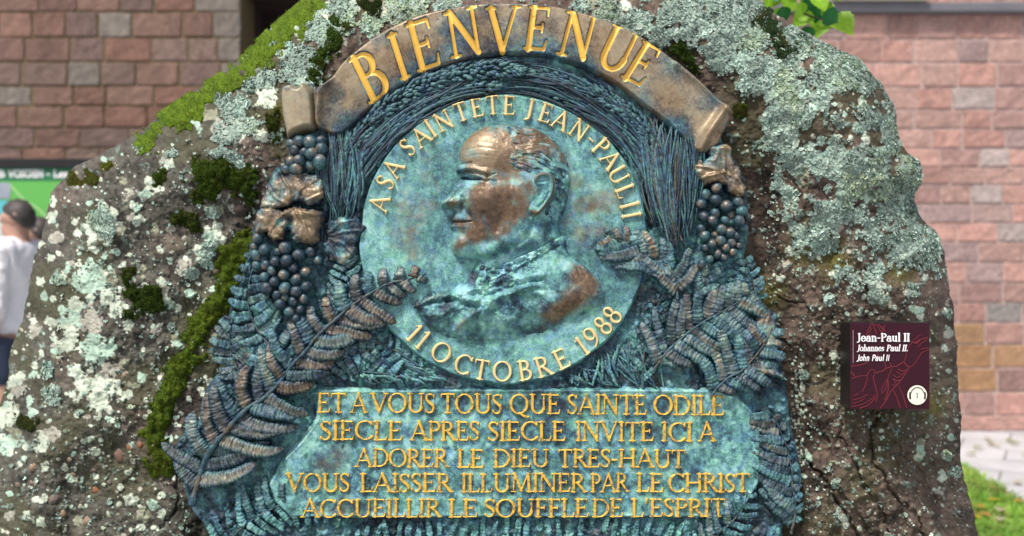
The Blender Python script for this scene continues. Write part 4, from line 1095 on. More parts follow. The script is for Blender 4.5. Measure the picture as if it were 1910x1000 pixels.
leaf_patch('vine_leaf', [(1296, 305), (1318, 296), (1324, 290), (1322, 276), (1340, 268), (1364, 274), (1370, 298), (1390, 330), (1395, 358), (1380, 368), (1355, 355), (1338, 340), (1318, 348), (1300, 336), (1290, 322)], [[(1350, 322), (1325, 315), (1298, 310)], [(1350, 322), (1318, 330), (1304, 336)], [(1350, 322), (1350, 295), (1345, 272)], [(1350, 322), (1375, 335), (1392, 355)]], .042, .008, .78, tone=.3, folds=[([(1308, 300), (1330, 298)], 5, .008), ([(1352, 290), (1352, 318)], 10, -.004)])
leaf_patch('curled_leaf', [(1390, 672), (1415, 665), (1440, 672), (1470, 706), (1462, 712), (1430, 704), (1405, 694), (1392, 684)], [[(1392, 678), (1430, 684), (1468, 706)]], .034, .004, .45, folds=[([(1400, 686), (1440, 698), (1466, 708)], 6, .006)])
leaf_patch('curled_leaf', [(1398, 640), (1400, 610), (1415, 585), (1436, 574), (1450, 590), (1457, 630), (1456, 655), (1430, 668), (1405, 668)], [[(1400, 665), (1420, 630), (1438, 580)], [(1410, 645), (1450, 640)]], .030, .004, .40, tone=.35)
leaf_patch('curled_leaf', [(772, 574), (780, 560), (805, 548), (835, 543), (858, 548), (862, 556), (835, 560), (805, 566), (785, 574)], [[(775, 570), (815, 556), (860, 552)]], .040, .004, .35, tone=.55)

# ---- fern fronds
def fern(pts, LL, LR, n, wd, h0, lift=.006, angL=72, angR=62, curve=.35, tone=.36, wear=.30, t0=.04, stem_r=5.0, seed=0):
    rr = random.Random(seed)
    S = smooth(pts, 14)
    S = S + np.stack([fbm(S[:, 0], S[:, 1], 60, 2, 150 + seed), fbm(S[:, 0], S[:, 1], 60, 2, 170 + seed)], -1) * 7
    L = np.concatenate([[0], np.cumsum(np.hypot(*np.diff(S, axis=0).T))])
    tot = L[-1]
    mb = MB()
    for side, prof, ang0 in ((-1, LL, angL), (1, LR, angR)):
        if prof is None: continue
        for i in range(n):
            t = t0 + (1 - t0) * (i + .5 + (.0 if side < 0 else .3)) / (n + .3)
            if t > .995: continue
            ln = np.interp(t, np.linspace(0, 1, len(prof)), prof) * rr.uniform(.86, 1.12)
            if ln < 6: continue
            s = t * tot
            bx = np.interp(s, L, S[:, 0]); by = np.interp(s, L, S[:, 1])
            k = min(np.searchsorted(L, s), len(S) - 2); k0 = max(k - 3, 0); k1 = min(k + 4, len(S) - 1)
            tx, ty = S[k1] - S[k0]; tn_ = math.hypot(tx, ty); tx /= tn_; ty /= tn_
            base = math.atan2(ty, tx)
            w = wd * rr.uniform(.88, 1.12) * (.55 + .45 * min(1, ln / 60))
            m = max(8, int(ln / 1.3))
            q = np.linspace(0, 1, m)
            a = base + side * R(ang0 + rr.uniform(-11, 11)) - side * curve * (q - .2) * rr.uniform(.4, 1.9) + .10 * np.sin(q * 6 + i * 1.7)
            st = ln / (m - 1)
            cx = bx + np.concatenate([[0], np.cumsum(np.cos(a[:-1]) * st)]); cy = by + np.concatenate([[0], np.cumsum(np.sin(a[:-1]) * st)])
            nx, ny = -np.sin(a), np.cos(a)
            taper = np.clip(1.0 - .35 * q, 0, 1) * np.sqrt(np.clip((1 - q) / .14, 0, 1)) * np.clip(q / .06 + .35, 0, 1)
            M = 11
            th = np.linspace(-.12 * math.pi, 1.12 * math.pi, M)
            per = 6.8 * rr.uniform(.88, 1.14)
            ph = 2 * math.pi * (q * ln)[:, None] / per - 1.6 * np.abs(np.cos(th))[None, :]
            rg = np.abs(np.sin(ph / 2 + .5 * np.sin(q * ln * .21 + i)[:, None])) ** .7 * (1 + .3 * np.sin(q * 13 + i * 2.1))[:, None]
            lat = np.cos(th)[None, :] * (w * taper)[:, None] * (.90 + .16 * rg) * 1.06
            up = (np.sin(th)[None, :] ** 1.0 * (.80 + .26 * rg) * (1 - .42 * np.exp(-(np.cos(th) / .14) ** 2))[None, :] + np.cos(th)[None, :] * rr.uniform(-.55, .55)) * taper[:, None]
            hb_ = w * 1.96 / F * rr.uniform(.46, .72)
            lf = rr.uniform(-.005, .003); warp = rr.uniform(-.003, .004)
            h = h0 + lf + warp * np.sin(q * 5 + i)[:, None] + lift * np.sin(q * math.pi * .8)[:, None] + up * hb_ - .006 * (q ** 3)[:, None]
            X = cx[:, None] + nx[:, None] * lat; Y = cy[:, None] + ny[:, None] * lat
            h = h + (fbm(X, Y, 7, 3, 160) * .0045 + fbm(X, Y, 22, 2, 161) * .005) * np.clip(np.sin(th), 0, 1)[None, :]
            X = X + fbm(X + 90, Y, 9, 2, 162) * 2.6; Y = Y + fbm(X, Y + 90, 9, 2, 163) * 2.6
            ii, jj = np.meshgrid(np.arange(m - 1), np.arange(M - 1), indexing='ij')
            f = np.stack([ii * M + jj, (ii + 1) * M + jj, (ii + 1) * M + jj + 1, ii * M + jj + 1], -1).reshape(-1, 4)
            f = f[:, ::-1] if True else f
            cr = np.clip(np.sin(th)[None, :], 0, 1) ** 2 * (.35 + .65 * rg)
            wv = wear * 1.7 * (.45 + .55 * cr) * np.clip(np.sin(th), 0, 1)[None, :] * rr.uniform(.3, 1.25)
            mb.add(relief(X.ravel(), Y.ravel(), h.ravel(), .03), f, at={'wear': np.clip(wv.ravel(), 0, 1), 'paleness': .12, 'tone': np.clip(tone + .20 * (cr.ravel() - .4) + rr.uniform(-.16, .14) - .12 * (1 - rg.ravel()), 0, 1)})
    o = mb.build('fern_frond', M_PAT, plaque)
    sb = MB()
    q = np.linspace(0, 1, len(S))
    tube(sb, relief(S[:, 0], S[:, 1], h0 + (.007 if seed in (8, 12, 13) else .003) + .003 * fbm(S[:, 0], S[:, 1], 20, 2, 165), .03), (stem_r * (.95 if seed == 8 else .6) * (1 - .75 * q) + .4) * (1 + .5 * fbm(S[:, 0], S[:, 1], 9, 2, 166)) * 1.96 / F, 7, {'wear': np.clip(np.tile(.30 + .8 * fbm(S[:, 0], S[:, 1], 25, 2, 167), (7, 1)).T.ravel().tolist() + [.3, .3], 0, 1), 'tone': .3})
    sb.build('stem', M_PAT, o)
    return o
# from the back to the front
fern([(600, 1040), (760, 1015), (960, 1010), (1200, 1012), (1400, 1040)], [40, 44, 44, 44, 36], [30, 30, 30, 30, 30], 38, 7.5, .008, .003, 85, 80, .2, .55, .15, seed=1, stem_r=3)
fern([(395, 1050), (440, 995), (500, 955), (560, 945), (640, 975)], [62, 70, 60, 40, 20], [50, 50, 50, 44, 20], 13, 8.5, .010, .005, 75, 75, .3, .50, .2, seed=2, stem_r=4)
fern([(1290, 1050), (1350, 995), (1385, 955), (1395, 920)], [40, 52, 46, 20], [30, 44, 44, 20], 8, 8.0, .014, .004, 60, 65, .3, .48, .3, seed=3, stem_r=3)
fern([(560, 705), (640, 692), (720, 702), (810, 716)], [46, 52, 50, 24], [20, 22, 22, 10], 11, 8, .010, .004, 55, 60, .3, .48, .15, seed=4, stem_r=6)
fern([(800, 700), (740, 660), (700, 640)], [30, 40, 28], [30, 36, 28], 6, 7, .010, .003, 60, 60, .3, .52, .1, seed=5, stem_r=4)
fern([(540, 690), (492, 640), (462, 575), (462, 520), (478, 470)], [52, 50, 46, 36, 24], [56, 64, 60, 40, 20], 11, 11, .014, .006, 78, 70, .4, .36, .22, seed=6, stem_r=4)
fern([(612, 660), (634, 600), (648, 540), (640, 490)], [54, 58, 46, 26], [50, 48, 40, 26], 9, 8, .018, .005, 66, 66, .35, .42, .28, seed=7, stem_r=3)
fern([(356, 942), (378, 872), (413, 814), (458, 763), (504, 732), (544, 682), (600, 622), (652, 574), (720, 534), (796, 510)], [48, 92, 98, 92, 84, 78, 66, 56, 46, 34, 14], [86, 118, 124, 104, 80, 74, 92, 92, 72, 44, 14], 21, 13.6, .026, .009, 74, 62, .5, .33, .40, seed=8, stem_r=6)
fern([(1200, 735), (1206, 660), (1220, 600), (1240, 545)], [44, 40, 26, 16], [40, 46, 50, 30], 7, 8, .012, .004, 45, 45, .2, .40, .2, seed=9, stem_r=4)
fern([(1480, 1000), (1488, 935), (1478, 860), (1460, 800), (1436, 762)], [66, 84, 88, 74, 40], [14, 18, 18, 18, 12], 12, 11, .014, .005, 62, 60, .3, .36, .30, seed=10, stem_r=4)
fern([(1380, 700), (1400, 640), (1400, 560), (1392, 500)], [50, 60, 56, 30], [40, 46, 26, 10], 12, 7.5, .010, .005, 70, 66, .3, .44, .22, seed=11, stem_r=3)
fern([(1215, 690), (1262, 640), (1318, 596), (1368, 570), (1405, 545)], [80, 92, 76, 50, 20], [24, 66, 92, 96, 40], 11, 12, .022, .008, 58, 74, .25, .38, .40, seed=12, stem_r=4)
fern([(1328, 738), (1352, 712), (1385, 688), (1420, 655), (1440, 615)], [96, 96, 80, 50, 20], [20, 56, 66, 50, 20], 8, 12, .026, .008, 64, 72, -.2, .40, .42, seed=13, stem_r=4)
fern([(1262, 560), (1258, 515), (1225, 482), (1180, 458), (1130, 436)], [56, 96, 84, 60, 20], [60, 56, 50, 34, 12], 10, 10.5, .028, .008, 50, 55, .3, .40, .45, seed=14, stem_r=4)

fern([(470, 720), (440, 690), (425, 640), (432, 590)], [40, 46, 40, 20], [40, 50, 46, 24], 9, 10, .010, .005, 72, 72, .35, .36, .25, seed=21, stem_r=3)
fern([(1420, 575), (1408, 530), (1396, 480)], [26, 34, 22], [26, 26, 14], 6, 9, .012, .004, 66, 66, .3, .40, .2, seed=22, stem_r=3)
fern([(520, 700), (580, 690), (640, 668), (700, 650)], [60, 66, 50, 24], [40, 44, 40, 20], 10, 10, .014, .005, 66, 70, .3, .38, .25, seed=23, stem_r=3)
fern([(1300, 560), (1318, 520), (1330, 495)], [40, 44, 30], [40, 46, 34], 5, 10, .016, .006, 40, 40, .3, .38, .35, seed=24, stem_r=3)

# ---- wheat: ears that follow the arch and bundles of stalks at both sides
def ear_of_wheat(path, w, h0, seed, tone=.34):
    rr = random.Random(seed)
    S = smooth(path, 12); L = np.concatenate([[0], np.cumsum(np.hypot(*np.diff(S, axis=0).T))]); tot = L[-1]
    mb = MB()
    u = np.linspace(0, math.pi, 7); v = np.linspace(0, 2 * math.pi, 8, endpoint=False)
    U, V = np.meshgrid(u, v, indexing='ij')
    i, j = np.meshgrid(np.arange(6), np.arange(8), indexing='ij'); j2 = (j + 1) % 8
    q = np.stack([i * 8 + j, i * 8 + j2, (i + 1) * 8 + j2, (i + 1) * 8 + j], -1).reshape(-1, 4)
    s = 3.0
    row = 0
    while s < tot - 6:
        wl = w * min(1, .45 + s / 40) * min(1, .25 + (tot - s) / 60)
        k = min(int(np.searchsorted(L, s)), len(S) - 2)
        t = S[k + 1] - S[k]; t = t / (np.hypot(*t) + 1e-9); nn = np.array([-t[1], t[0]])
        offs = [o + rr.gauss(0, .16) for o in ((-.78, 0, .78) if row % 2 else (-1.0, -.38, .38, 1.0))]
        for o_ in offs:
            c = np.array([np.interp(s, L, S[:, 0]), np.interp(s, L, S[:, 1])]) + nn * o_ * wl + np.array([rr.gauss(0, .7), rr.gauss(0, .7)])
            dirn = t + nn * o_ * .42; dirn /= np.hypot(*dirn); sn = np.array([-dirn[1], dirn[0]])
            l_ = rr.uniform(5.0, 8.2); ws = rr.uniform(2.8, 4.4)
            ax = np.cos(U) * l_; rad = np.sin(U) ** .8 * (1 - .35 * np.cos(U))
            ey = rad * np.cos(V) * ws; ez = rad * np.sin(V)
            px = c[0] + dirn[0] * ax + sn[0] * ey; py = c[1] + dirn[1] * ax + sn[1] * ey
            h = h0 + .008 * math.sqrt(max(0, 1 - (o_ * .85) ** 2)) + rr.gauss(0, .0016) + ez * ws * 1.15 * 1.97 / F + .0015 * (np.cos(U))
            tw = rr.uniform(-.10, .14)
            mb.add(relief(px.ravel(), py.ravel(), h.ravel(), .025), q, at={'wear': np.clip(.20 * np.clip(ez, 0, 1).ravel() + tw, 0, 1), 'tone': np.clip(tone + .20 * ez.ravel() + tw, 0, 1)})
        s += 6.2; row += 1
    # awns
    for _ in range(int(tot / 5)):
        s = rr.uniform(0, tot * .95); k = min(int(np.searchsorted(L, s)), len(S) - 2); t = S[k + 1] - S[k]; t = t / (np.hypot(*t) + 1e-9); nn = np.array([-t[1], t[0]])
        o_ = rr.choice([-1, 1]); c = S[k] + nn * o_ * w; ln = rr.uniform(30, 60)
        p = np.array([c + t * ln * f + nn * o_ * (5 * f) for f in np.linspace(0, 1, 6)])
        tube(mb, relief(p[:, 0], p[:, 1], h0 + .003 + 0 * p[:, 0], .025), np.linspace(1.3, .4, 6) * 1.97 / F, 5, {'wear': .0, 'tone': tone})
    mb.build('wheat_ear', M_PAT, plaque)
def arcpath(r0, r1, a0, a1, n=9, cx=942, cy=470):
    a = np.radians(np.linspace(a0, a1, n)); r = np.linspace(r0, r1, n)
    return [(cx + r_ * math.sin(t), cy - r_ * math.cos(t)) for r_, t in zip(r, a)]
EARS = [(350, 352, -72, -38, 15, .020), (355, 350, -46, -14, 15, .024), (352, 345, -20, 8, 15, .022), (322, 322, -80, -50, 13, .014), (320, 322, -52, -24, 13, .018), (316, 318, -26, 0, 12, .016), (300, 302, -62, -38, 9, .010),
        (350, 352, 72, 44, 15, .018), (352, 350, 50, 26, 15, .022), (345, 342, 28, 6, 15, .018), (320, 322, 80, 56, 12, .014), (318, 320, 56, 34, 13, .018), (316, 318, 34, 10, 12, .014), (300, 300, 66, 44, 9, .010)]
for k, (r0, r1, a0, a1, w, h0) in enumerate(EARS):
    ear_of_wheat(arcpath(r0 - 5, r1 - 5, a0, a1), w, h0 - .006, 40 + k, tone=.19)
def sweep(a0, a1, r0, r1, n, h0, seed, tone=.22):
    rr = random.Random(seed); mb = MB()
    for _ in range(n):
        f0, f1 = sorted((rr.uniform(0, .75), rr.uniform(.25, 1)))
        if f1 - f0 < .15: f1 = f0 + .2
        m = 24; q = np.linspace(0, 1, m)
        a = np.radians(a0 + (a1 - a0) * (f0 + (f1 - f0) * q))
        r = rr.uniform(r0, r1) + rr.uniform(-14, 14) * (q - .5) + 3 * np.sin(q * rr.uniform(3, 9) + rr.uniform(0, 6))
        px = 942 + r * np.sin(a); py = 470 - r * np.cos(a)
        w = rr.uniform(0, 1)
        tube(mb, relief(px, py, h0 + rr.uniform(-.004, .009) + 0 * q, .025), rr.uniform(1.4, 3.4) * np.sin(np.linspace(.2, math.pi - .12, m)) ** .6 * 1.97 / F, 7, {'wear': .25 * w ** 3, 'tone': np.clip(tone + rr.uniform(-.16, .2), 0, 1)})
    return mb.build('wheat_strands', M_PAT, plaque)
sweep(-86, -2, 292, 352, 120, .016, 51)
sweep(88, 0, 292, 350, 120, .016, 52)
def sheaf(top, bot, n, h0, seed, rad=(1.6, 3.6), bend=18, tone=.36, wear=.14):
    """stalks that run from points along `top` to points along `bot`"""
    rr = random.Random(seed); mb = MB()
    T = np.array(top, float); B_ = np.array(bot, float)
    for _ in range(n):
        f = rr.random(); g = min(1, max(0, f + rr.gauss(0, .16)))
        p0 = T[0] + (T[1] - T[0]) * f; p1 = B_[0] + (B_[1] - B_[0]) * g
        a, b = sorted((rr.uniform(0, .45), rr.uniform(.55, 1)))
        m = 26
        s = np.linspace(a, b, m)
        d = p1 - p0; nn = np.array([-d[1], d[0]]) / np.hypot(*d)
        wv = bend * np.sin(s * math.pi) * rr.uniform(-.3, .5) + 5 * np.sin(s * rr.uniform(5, 13) + rr.uniform(0, 6)) * rr.uniform(.2, 1)
        P = p0 + s[:, None] * d + wv[:, None] * nn
        r = rr.uniform(*rad) * np.sin(np.linspace(.25, math.pi - .15, m)) ** .6 * (1 + .15 * np.sin(s * 60 + rr.uniform(0, 6)))
        w = rr.uniform(0, 1)
        tube(mb, relief(P[:, 0], P[:, 1], h0 + rr.uniform(-.004, .008) + .004 * np.sin(s * math.pi) - .016 * (1 - s) ** 2, .025), r * 1.97 / F, 7, {'wear': wear * 2.6 * w ** 3, 'tone': np.clip(tone + rr.uniform(-.2, .22), 0, 1)})
    return mb.build('wheat_sheaf', M_PAT, plaque)
sheaf([(598, 205), (672, 232)], [(612, 415), (668, 405)], 130, .022, 3, (1.3, 3.4), 54, tone=.30)
sheaf([(640, 250), (690, 215)], [(640, 410), (668, 380)], 40, .016, 4, tone=.3)
sheaf([(1240, 205), (1305, 150)], [(1252, 480), (1284, 470)], 80, .026, 5, (1.3, 3.4), 60, tone=.24, wear=.2)
sheaf([(1180, 195), (1240, 215)], [(1225, 440), (1282, 470)], 120, .022, 6, (1.3, 3.4), 50, tone=.32, wear=.25)
sheaf([(1110, 150), (1190, 190)], [(1225, 390), (1260, 460)], 50, .014, 7, tone=.3)
sheaf([(760, 690), (640, 690)], [(840, 725), (650, 715)], 26, .010, 8, (2, 4), 10, .42)
sheaf([(1060, 700), (1200, 600)], [(1080, 722), (1250, 735)], 60, .010, 9, (1.6, 3.6), 14, .44)
sheaf([(700, 640), (780, 690)], [(820, 715), (840, 720)], 30, .008, 10, (1.6, 3.4), 10, .46)

# ------------------------------------------------------------------ information sign on the right
M_SIGN = plain('sign_plum_print', (.036, .0065, .014), .5, 0, .10, 30, .2)
M_SIDE = plain('sign_black_edge', (.010, .008, .009), .4, 0, .2, 40)
M_LINE = plain('sign_red_line_print', (.17, .018, .030), .4, 0, .1, 40)
M_WHITE = plain('sign_white_print', (.82, .80, .82), .45, 0, .03, 40)
M_ICON = plain('sign_ivory_print', (.80, .80, .66), .45, 0, .03, 40)
YS = 1.985
def SG(px, py, h=0.0): return np.stack([(np.asarray(px, float) - 955) * YS / F, YS - np.asarray(h) + 0 * np.asarray(px, float), CAMZ - (np.asarray(py, float) - 500) * YS / F], -1)
sign = root('information_sign', SG(1659, 683) + np.array([0, .03, 0]), 'small square plum red sign box with white writing and headphone symbol, fixed to the boulder', 'sign')
mb = MB()
a = SG(1584.5, 763); b = SG(1733, 602)
mb.box((a[0], YS + .0005, a[2]), (b[0], YS + .0575, b[2]))
bevel(mb.build('sign_box', M_SIDE, sign, flat=True), .0015)
mb = MB(); mb.box((a[0] + .0004, YS - .0022, a[2] + .0004), (b[0] - .0004, YS + .0003, b[2] - .0004))
face = mb.build('face_panel', M_SIGN, sign, flat=True)
mb = MB(); c_ = SG(1659, 683)
mb.box((c_[0] - .05, YS + .0577, c_[2] - .05), (c_[0] + .05, YS + .16, c_[2] + .05))
mb.build('mounting_block', M_SIDE, sign, flat=True)
def ribbon2d(mb, pts, w, h, curve=True):
    S = smooth(pts, 8) if curve and len(pts) > 2 else np.array(pts, float)
    T = np.gradient(S, axis=0); T /= np.linalg.norm(T, axis=1)[:, None] + 1e-9
    N = np.stack([-T[:, 1], T[:, 0]], -1)
    Lf = S - N * w / 2; Rt = S + N * w / 2
    v = np.vstack([SG(Lf[:, 0], Lf[:, 1], h), SG(Rt[:, 0], Rt[:, 1], h)])
    n = len(S); i = np.arange(n - 1)
    mb.add(v, np.stack([i, i + 1, n + i + 1, n + i], -1))
def cs(p): return [(1540 + x / 5.0, 580 + y / 5.0) for x, y in p]
DRAW = [[(232, 515), (330, 500), (400, 470)], [(240, 630), (310, 606), (380, 600), (400, 560), (430, 545), (458, 570), (440, 620), (455, 690), (475, 770), (465, 850)], [(385, 605), (365, 690), (335, 755)], [(458, 575), (520, 560), (560, 535), (600, 520), (660, 515)], [(540, 470), (555, 520), (570, 530)], [(590, 480), (612, 512)], [(232, 565), (270, 610)],
        [(612, 535), (580, 610), (560, 690), (540, 760)], [(560, 640), (520, 720), (525, 770)], [(655, 515), (720, 480), (745, 505), (770, 525), (740, 580), (700, 640), (660, 690), (600, 750), (560, 830), (505, 905)], [(612, 690), (660, 690)], [(625, 590), (660, 620), (700, 600)], [(620, 630), (660, 650), (690, 640)], [(630, 655), (655, 675)], [(650, 560), (700, 590), (735, 570)], [(670, 540), (715, 560), (750, 545)],
        [(720, 480), (740, 430), (755, 360), (800, 290), (850, 240), (880, 225)], [(770, 525), (810, 505), (850, 450), (890, 390), (930, 370), (955, 365)], [(820, 300), (880, 265), (950, 245)], [(850, 335), (900, 290), (945, 262)], [(880, 355), (930, 345), (955, 350)], [(800, 290), (840, 300), (870, 280)],
        [(625, 740), (660, 810), (690, 905)], [(680, 705), (720, 800), (750, 905)], [(575, 640), (575, 740), (545, 830)], [(232, 890), (330, 870), (420, 820), (455, 775)], [(240, 830), (320, 810), (390, 775)], [(310, 905), (400, 870), (460, 800)], [(250, 790), (300, 770)], [(240, 860), (300, 845), (360, 815)],
        [(375, 225), (400, 160), (425, 115), (450, 160), (470, 210)], [(400, 215), (425, 150)], [(455, 118), (490, 160), (520, 210)], [(485, 125), (550, 185)], [(350, 250), (400, 225), (440, 235)], [(475, 380), (495, 450)], [(505, 240), (545, 130)]]
mb = MB()
for n_, p in enumerate(DRAW): ribbon2d(mb, cs(p), 1.35 if n_ % 3 else 1.8, .0029 + .00002 * n_)
mb.build('line_drawing', M_LINE, face)
mb = MB()
on_sign = lambda x, y, t: .0042 + .0003 * t
word(mb, 'Jean-Paul', 1597.5, 1678, 636.5, 636.5, 0, 14.5, on_sign, SG, fat=.028, track=.06)
word(mb, 'II', 1684, 1695.5, 636.5, 636.5, 0, 14.5, on_sign, SG, fat=.030, track=.02)
word(mb, 'Johannes', 1597.5, 1647, 654.5, 654.5, 0, 11.0, on_sign, SG, fat=.030, shear=.16, track=.05)
word(mb, 'Paul', 1652, 1677, 654.5, 654.5, 0, 11.0, on_sign, SG, fat=.030, shear=.16, track=.05)
word(mb, 'II.', 1681, 1692, 654.5, 654.5, 0, 11.0, on_sign, SG, fat=.03, shear=.16, track=.02)
word(mb, 'John', 1597.5, 1620, 672.5, 672.5, 0, 10.5, on_sign, SG, fat=.03, sans=True, shear=.16, track=.05)
word(mb, 'Paul', 1624.5, 1647, 672.5, 672.5, 0, 10.5, on_sign, SG, fat=.03, sans=True, shear=.16, track=.05)
word(mb, 'II', 1650.5, 1657, 672.5, 672.5, 0, 10.5, on_sign, SG, fat=.02, sans=True, shear=.16, track=.02)
ribbon2d(mb, cs([(250, 180), (250, 485)]), .35, .0040, False)
mb.build('lettering', M_WHITE, face)
def disc2d(mb, cx, cy, r, h, n=40):
    a = np.linspace(0, 2 * math.pi, n, endpoint=False)
    v = np.vstack([SG([cx], [cy], h), SG(cx + r * np.cos(a), cy + r * np.sin(a), h)])
    k = np.arange(n); mb.add(v, t=np.stack([0 * k, 1 + (k + 1) % n, 1 + k], -1))
mb = MB(); disc2d(mb, 1709, 736.5, 18.2, .0046)
ico = mb.build('headphone_symbol', M_ICON, face)
mb = MB()
an = np.radians(np.linspace(195, 345, 14))
ribbon2d(mb, [(1709.5 + 12.5 * math.cos(t), 736 + 13.5 * math.sin(t)) for t in an], 1.6, .0050)
for sx in (-1, 1):
    ribbon2d(mb, [(1709.5 + sx * 13.5, 731), (1709.5 + sx * 14.0, 738), (1709.5 + sx * 13.4, 744)], 3.4, .0051)
ribbon2d(mb, [(1708.9, 732), (1708.9, 740.5)], 1.2, .0052, False); ribbon2d(mb, [(1707.4, 733.6), (1708.9, 732)], .9, .0053, False); ribbon2d(mb, [(1707, 740.6), (1710.8, 740.6)], .8, .0054, False)
mb.build('symbol_mark', M_SIDE, ico)

# ------------------------------------------------------------------ ground
def ground_mat():
    k = NT('paving_slabs')
    br = k.n('ShaderNodeTexBrick'); br.offset = .5
    for nm, v in (('Scale', 1.0), ('Mortar Size', .012), ('Mortar Smooth', .4), ('Brick Width', .62), ('Row Height', .42)): br.inputs[nm].default_value = v
    br.inputs['Color1'].default_value = (.47, .47, .49, 1); br.inputs['Color2'].default_value = (.54, .54, .56, 1); br.inputs['Mortar'].default_value = (.27, .27, .265, 1)
    mp = k.n('ShaderNodeMapping'); mp.inputs['Rotation'].default_value[2] = .5
    k.l(k.co(), mp.inputs[0]); k.l(mp.outputs[0], br.inputs['Vector'])
    n = k.noise(3, 6, .65)
    c = k.mix(1.0, br.outputs[0], k.ramp(n, [(.3, (.75, .75, .75)), (.7, (1.1, 1.1, 1.1))]), 'MULTIPLY')
    return k.out(c, .8, 0, k.bump(br.outputs[1], -.4, .006))
g = 80
tag(mk('pavement', [(-g, -g, 0), (g, -g, 0), (g, g, 0), (-g, g, 0)], np.array([[0, 1, 2, 3]]), ground_mat(), flat=True), kind='structure')
LAWN = [(-2.1, 1.0), (2.35, 1.0), (2.55, 3.8), (2.80, 5.45), (2.90, 6.05), (2.96, 6.5), (2.5, 6.6), (-1.6, 6.6), (-2.1, 4.0)]
soil = plain('lawn_soil', (.060, .095, .025), .95, 0, .4, 8)
mb = MB(); n = len(LAWN)
mb.add([(x, y, .004) for x, y in LAWN] + [(0, 4, .004)], t=[(i, (i + 1) % n, n) for i in range(n)])
tag(mb.build('lawn', soil, flat=True), kind='structure')
def build_grass():
    N = 60000
    x = np.concatenate([RNG.uniform(1.5, 3.1, 44000), RNG.uniform(-2.1, 3.0, 16000)]); y = np.concatenate([RNG.uniform(3.9, 6.9, 44000), RNG.uniform(1.0, 6.8, 16000)])
    k = sd_poly(x, y, LAWN) > RNG.uniform(-.03, .05, N); x, y = x[k], y[k]
    m = len(x); h = RNG.uniform(.018, .050, m) * (1 + .6 * fbm(x, y, .5, 2, 200)); a = RNG.uniform(0, 6.28, m); w = RNG.uniform(.003, .006, m); ln = RNG.normal(0, .03, (m, 2))
    P = np.stack([x, y, 0 * x + .004], -1); t = np.stack([np.cos(a), np.sin(a), 0 * a], -1) * w[:, None]
    mid = P + np.stack([ln[:, 0] * .35, ln[:, 1] * .35, h * .6], -1); tip = P + np.stack([ln[:, 0], ln[:, 1], h], -1)
    v = np.stack([P - t, P + t, mid + t * .8, mid - t * .8, tip], 1).reshape(-1, 3); b = np.arange(m)[:, None] * 5
    q = b + np.array([[0, 1, 2, 3]]); tr = b + np.array([[3, 2, 4]])
    cl = np.array([.25, .47, .07]) + RNG.uniform(-1, 1, m)[:, None] * np.array([.07, .07, .02]); dry = (RNG.uniform(0, 1, m) + fbm(x, y, .5, 2, 201) * .6 > .86)[:, None]; cl = np.where(dry, np.array([.42, .40, .16]), cl * (1 + .9 * fbm(x, y, .22, 2, 202))[:, None])
    o = mk('grass', v, [q, tr], M_GRASS, None, None, np.clip(np.repeat(cl, 5, 0), .01, .6))
    tag(o, 'bright green lawn grass behind and right of the boulder', 'grass', kind='stuff')
build_grass()
YEL = [(1842, 948, 0), (1838, 963, 1), (1866, 962, 2), (1890, 950, 1), (1846, 978, 1), (1866, 980, 2), (1843, 925, 3), (1830, 983, 0)]
PAV = [(1842, 820, 2), (1875, 826, 3), (1868, 836, 2), (1848, 829, 3), (1906, 852, 2), (1820, 852, 3), (1898, 902, 2), (1815, 840, 3), (1902, 832, 3)]
LC = [(.55, .50, .04), (.62, .38, .08), (.62, .55, .38), (.36, .36, .12)]
def leaf_shape(L, Wd, curl=.15, n=7, heart=False):
    s = np.linspace(0, 1, n)
    if heart: wd = Wd * np.sin(np.clip(s * 1.02, 0, 1) ** .55 * math.pi) * (1 + .08 * np.sin(s * 40)); off = -.10 * L * (1 - s) ** 4
    else: wd = Wd * np.sin(s ** .8 * math.pi) ** .9; off = 0 * s
    z = curl * L * (s - .4) ** 2 * -1
    mid = np.stack([s * L, 0 * s, z], -1)
    lo = np.stack([s * L + off, -wd, z + .22 * wd], -1); hi = np.stack([s * L + off, wd, z + .22 * wd], -1)
    v = np.vstack([lo, mid, hi]); i = np.arange(n - 1)
    q = np.vstack([np.stack([r * n + i, r * n + i + 1, (r + 1) * n + i + 1, (r + 1) * n + i], -1) for r in (0, 1)])
    return v, q
for ii, (px, py, ci) in enumerate(YEL + PAV):
    Yg = CAMZ * F / (py - 500); w = W(px, py, Yg)
    v, q = leaf_shape(.085, .030)
    c, s = math.cos(ii * 2.1), math.sin(ii * 2.1)
    on_lawn = ii < len(YEL)
    v = v @ np.array([[c, s, 0], [-s, c, 0], [0, 0, 1]]) + np.array([w[0], w[1], .045 if on_lawn else .022])
    o = mk('fallen_leaf', v, q, M_LEAF, None, None, np.tile(LC[ci], (len(v), 1)), origin=(w[0], w[1], 0))
    tag(o, 'small fallen yellow leaf lying in the grass right of the boulder' if on_lawn else 'small faded fallen leaf lying on the grey paving before the right wall', 'leaf', 'fallen leaves in the grass' if on_lawn else 'fallen leaves on the paving')

